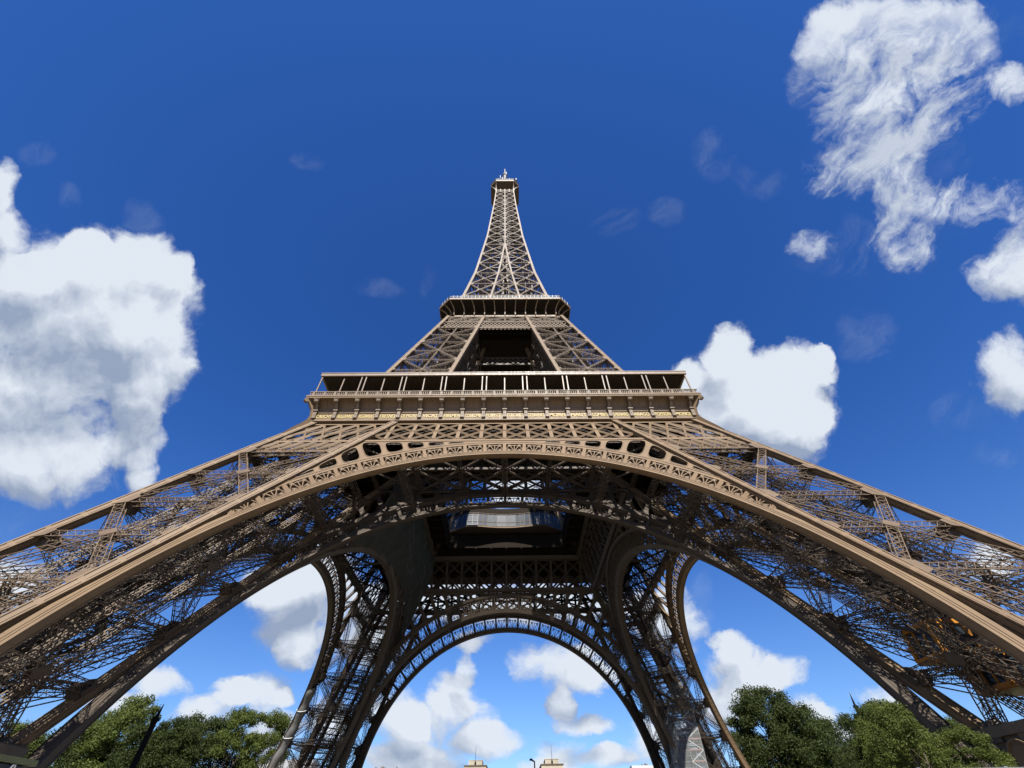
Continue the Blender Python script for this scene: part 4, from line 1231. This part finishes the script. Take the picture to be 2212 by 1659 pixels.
# ------------------------------------------------------------------ trees
def leafy(seed, H, RX, n, size, leaf):
    r = np.random.default_rng(seed)
    t = MB(); th = H * .3
    t.cyl((0, 0, -.3), (0, 0, th), .5, .36, n=10); limbs = []
    for k in range(9):
        a = k * 2.4 + r.uniform(0, .6); q = V3(math.cos(a) * RX * r.uniform(.3, .65), math.sin(a) * RX * r.uniform(.3, .65), H * r.uniform(.5, .88))
        p = V3(0, 0, th * r.uniform(.75, 1.0)); mid = (p + q) / 2 + V3(0, 0, -1 + r.uniform(0, 2)); t.cyl(p, mid, .24, .16, n=7); t.cyl(mid, q, .16, .05, n=6)
        for s_ in range(3):
            q2 = mid + (q - mid) * r.uniform(.3, .9) + r.normal(0, 1.6, 3); t.cyl(mid + (q - mid) * .3, q2, .08, .03, n=5)
    # clumps: puffs of leaves on the shell of an uneven crown
    cl = []
    K = 170 if n > 50000 else 105
    for k in range(K):
        a = r.uniform(0, 2 * math.pi); v = r.uniform(-.75, 1); rad = math.sqrt(max(0, 1 - v * v * .92))
        lump = 1 + .16 * math.sin(a * 3 + seed) + .12 * math.sin(a * 5 + v * 4)
        rr = (RX * rad * lump) * r.uniform(.45, 1.0) ** .6
        z = H * .58 + v * H * .40 * r.uniform(.85, 1.04)
        cl.append((math.cos(a) * rr, math.sin(a) * rr, z, r.uniform(.75, 1.9) * RX / 6.5))
    cl = np.array(cl); idx = r.integers(0, K, n)
    d = r.normal(0, 1, (n, 3)); d = unit(d) * (r.uniform(0, 1, (n, 1)) ** .45)
    c = cl[idx, :3] + d * cl[idx, 3:4] * V3(1.1, 1.1, .8) + r.normal(0, .18, (n, 3))
    nn = unit(d * .8 + r.normal(0, .7, (n, 3)) + V3(0, 0, .35)); tt = unit(np.cross(nn, r.normal(0, 1, (n, 3)))); bb = np.cross(nn, tt)
    s_ = size * r.uniform(.6, 1.3, (n, 1))
    V = np.stack([c + tt * s_ , c + bb * s_ * .55, c - tt * s_, c - bb * s_ * .55], 1).reshape(-1, 3)
    me = bpy.data.meshes.new('crown'); F = np.arange(4 * n, dtype=np.int32)
    me.vertices.add(4 * n); me.vertices.foreach_set('co', V.astype(np.float32).ravel()); me.loops.add(4 * n); me.loops.foreach_set('vertex_index', F)
    me.polygons.add(n); me.polygons.foreach_set('loop_start', F[::4].copy()); me.update(calc_edges=True); me.materials.append(leaf)
    return t, me
TREES = {}
def tree(kind, x, y, sc, rz, label, group=None, sz=1.0):
    if kind not in TREES:
        seed, H, RX, n, size, leaf = {'broad': (11, 20, 6.8, 75000, .17, LEAFD), 'light': (23, 20, 6.2, 46000, .17, LEAF), 'tall': (37, 22, 5.4, 36000, .17, LEAF), 'dense': (51, 18, 7.4, 80000, .165, LEAFD)}[kind]
        t, me = leafy(seed, H, RX, n, size, leaf)
        o = empty(kind + '_tree'); t.build('trunk', BARK, o); c = bpy.data.objects.new('crown', me); C.objects.link(c); c.parent = o; TREES[kind] = o
    else: o = copy_tree(TREES[kind])
    o.name = 'leafy_tree'; o.location = (x, y, 0); o.scale = (sc * sz, sc * sz, sc); o.rotation_euler = (0, 0, rz)
    tag(o, label, 'tree', group or 'trees around the tower')
GL = 'trees behind the left legs'; GR = 'trees behind the right legs'
tree('light', -104, 25, 1.05, 0, 'green tree seen through the lattice at the far left edge', GL)
tree('dense', -92, 28, 1.2, 1, 'rounded green tree just left of the near left arch foot', GL)
tree('light', -83, 27, 1.26, 2, 'pale green tree whose top stands above the black pole', GL)
tree('broad', -73, 25, 1.06, 3, 'green tree right of the black pole', GL)
tree('tall', -77, 64, 1.38, 2, 'tall tree with rough top in the middle of the left group', GL)
tree('dense', -88, 66, 1.55, 4, 'wide dark tree filling the back of the left group', GL)
tree('tall', -68.5, 68, 1.37, 5, 'loose tree nearest the grey arch sheath', GL, .8)
tree('broad', 78.5, 70, 1.70, 0.5, 'large rounded dark green tree right of the scaffolded leg', GR)
tree('dense', 90, 74, 1.62, 2, 'lower dark shoulder tree right of the large rounded one', GR)
tree('light', 70, 6, .93, 1, 'bright leaved tree beside the black lamp post tip', GR)
tree('tall', 75, 8, .9, 3, 'narrow leafy tree behind the near right arch foot', GR)
tree('light', 79, 4, .80, 4, 'bright green tree left of the stone base', GR, 1.1)
tree('broad', 73, 14, 1.0, 2, 'dark tree standing between the large round tree and the near arch foot', GR)
tree('light', 31.5, -50, .44, 1, 'small bright tree in front of the foot of the near right arch', GR)
tree('tall', 34.6, -51.5, .335, 2, 'small bushy tree close to the corner of the stone base', GR, 1.15)
tree('dense', 66, 12, .74, 5, 'low leafy tree under the right end of the near arch', GR)

# ------------------------------------------------------------------ posts and lamps
def lamp_post(x, y, H, label, r=.28):
    o = empty('lamp_post', (x, y, 0)); tag(o, label, 'lamp post', 'black lamp posts')
    m = MB(); m.cyl((0, 0, 0), (0, 0, 1.2), r * 1.5, r * 1.2, n=12); m.cyl((0, 0, 1.2), (0, 0, H * .88), r, r * .8, n=12); m.build('post', BLACK, o)
    m = MB(); m.cyl((0, 0, H * .88), (0, 0, H * .9), r * 1.25, r * 1.1, n=12); m.cyl((0, 0, H * .9), (.15, 0, H), r * .6, .03, n=8); m.build('finial', BLACK, o)
lamp_post(-41.0, -30, 13.6, 'slender black post with pointed tip in front of the left trees', .36)
lamp_post(74.9, 20, 23.3, 'tip of a dark post rising above the right trees', .4)
o = empty('street_lamp', (7.2, 60, 0)); tag(o, 'small black street lamp seen low in the middle of the far arch', 'street lamp')
m = MB(); m.cyl((0, 0, 0), (0, 0, 16.8), .22, .16, n=8); m.build('post', BLACK, o)
m = MB(); m.bar((0, 0, 16.7), (-1.0, 0, 17.1), .3, .3); m.box(-1.3, -.5, -.3, .3, 16.9, 17.3); m.build('lamp_head', BLACK, o)

# ------------------------------------------------------------------ booth at the lower left, barrier at the lower right
def booth():
    o = empty('ticket_booth', (-25.7, -71.4, 0)); tag(o, 'dark booth with green roof rim and white lettering at the lower left corner', 'booth')
    NAVY = mat('navy_panel', (0.03, 0.032, 0.042), 0.5); LIME = mat('moss_green_paint', (0.13, 0.15, 0.06), 0.6); SAL = mat('salmon_paint', (0.5, 0.2, 0.14), 0.6)
    m = MB(); m.box(-3.6, 3.55, -5.5, 5.5, 0, 4.35); m.build('body', NAVY, o)
    m = MB(); m.box(-3.7, 3.66, -5.6, 5.6, 4.40, 4.62); m.build('roof_rim', LIME, o)
    m = MB(); m.box(3.4, 3.6, -5.6, -2.0, .1, 4.34); m.build('corner_panel', SAL, o)
    cu = bpy.data.curves.new('txt', 'FONT'); cu.body = 'souvenirs'; cu.size = .62; cu.align_x = 'CENTER'; cu.extrude = .02; cu.shear = .3
    t = bpy.data.objects.new('src', cu); C.objects.link(t); bpy.context.view_layer.update()
    me = bpy.data.meshes.new_from_object(t.evaluated_get(dg())); me.materials.clear(); me.materials.append(WHITE); bpy.data.objects.remove(t)
    t = bpy.data.objects.new('lettering', me); C.objects.link(t); t.parent = o; t.rotation_euler = (R(90), 0, R(90)); t.location = (3.57, 3.6, 3.72)
    m = MB(); m.bar((3.62, 4.2, 4.0), (3.62, 4.35, 4.36), .04, .09, (1, 0, 0)); m.bar((3.62, 4.6, 4.0), (3.62, 4.45, 4.36), .04, .09, (1, 0, 0)); m.bar((3.62, 4.25, 4.12), (3.62, 4.55, 4.12), .04, .07, (1, 0, 0)); m.build('emblem', WHITE, o)
booth()
def barrier():
    o = empty('glass_barrier', (0, -80, 0)); tag(o, 'pale topped glass security barrier along the lower right edge', 'barrier')
    m = MB(); m.box(9.6, 34, -.06, .06, 2.58, 2.64); m.box(9.6, 34, -.15, .15, 0, .3); m.build('rail', GREYM, o)
    g = MB(); g.box(9.6, 34, -.02, .02, .3, 2.63); g.build('glass_panel', glass_mat('clear_glass', (.5, .55, .55), .15), o)
    m = MB()
    for k in range(13): m.bar((9.7 + 2 * k, 0, 0), (9.7 + 2 * k, 0, 2.66), .08, .14, (0, 1, 0))
    m.build('upright', GREYM, o)
barrier()

# ------------------------------------------------------------------ buildings beyond
def stone_pavilion(cx, label, side):
    o = empty('stone_pavilion', (cx, 560, 28)); tag(o, label, 'building', 'twin stone pavilions on the hill')
    m = MB(); m.box(-12.5, 12.5, 0, 34, 0, 34.6)
    for k in range(5):
        if k: m.box(-12.5 + k * 5 - .5, -12.5 + k * 5 + .5, -.35, 0, 2, 33.4)
    m.build('wall', PALE, o)
    m = MB(); m.box(-13.0, 13.0, -.5, 34.5, 34.6, 36.0); m.box(-13.4, 13.4, -.9, 34.9, 35.4, 35.8); m.build('cornice', STONE, o)
    m = MB(); m.box(-7.8, 7.8, 2, 30, 36.0, 40.2); m.box(-8.1, 8.1, 1.7, 30.3, 39.9, 40.5); m.build('attic', PALE, o)
    m = MB(); m.cyl((0, 0, 36), (0, 0, 53.5), .28, .12, n=6); m.cyl((0, -.2, 36.2), (0, -.2, 38.8), 1.0, .9, n=8); m.build('flagpole', BLACK, o)
stone_pavilion(-38.7, 'pale stone pavilion with flagpole, the left one of the pair framed by the far arch', 1)
stone_pavilion(49.5, 'pale stone pavilion with flagpole, the right one of the pair framed by the far arch', -1)
def block(x0, x1, y, H, label, name='apartment_building', base=28.0):
    o = empty(name, ((x0 + x1) / 2, y, 0)); tag(o, label, 'building', 'buildings beyond the tower'); w = (x1 - x0) / 2
    m = MB(); m.box(-w, w, 0, 16, 0, H - 4)
    m.build('wall', PALE, o)
    m = MB(); m.raw([(-w, 0, H - 4), (w, 0, H - 4), (w, 16, H - 4), (-w, 16, H - 4), (-w + 1, 2, H), (w - 1, 2, H), (w - 1, 14, H), (-w + 1, 14, H)], [(0, 1, 5, 4), (1, 2, 6, 5), (2, 3, 7, 6), (3, 0, 4, 7), (4, 5, 6, 7)]); m.box(-w - .3, w + .3, -.4, 16.4, H - 4.5, H - 4.02)
    r_ = m.build('roof', GREYM, o)
    m = MB(); rr = np.random.default_rng(int(abs(x0)))
    for k in range(int(w / 3)):
        x = rr.uniform(-w + 2, w - 2); m.box(x, x + 1.2, 5, 7, H - 1, H + rr.uniform(.8, 2.2))
    m.build('chimney', STONE, r_)
    m = MB()
    for z in np.arange(5, H - 6, 3.4):
        for x in np.arange(-w + 2, w - 2, 3.0): m.box(x, x + 1.2, -.05, .1, z, z + 2.1)
    m.build('window_row', GLASS, o)
block(-157, -124, 560, 62.5, 'distant grey roofed building with chimneys at the left foot of the far arch')
block(140, 168, 560, 61.5, 'distant building top at the right foot of the far arch')
block(-156, -118, 250, 38.5, 'cream apartment block glimpsed behind the foot of the grey sheath')
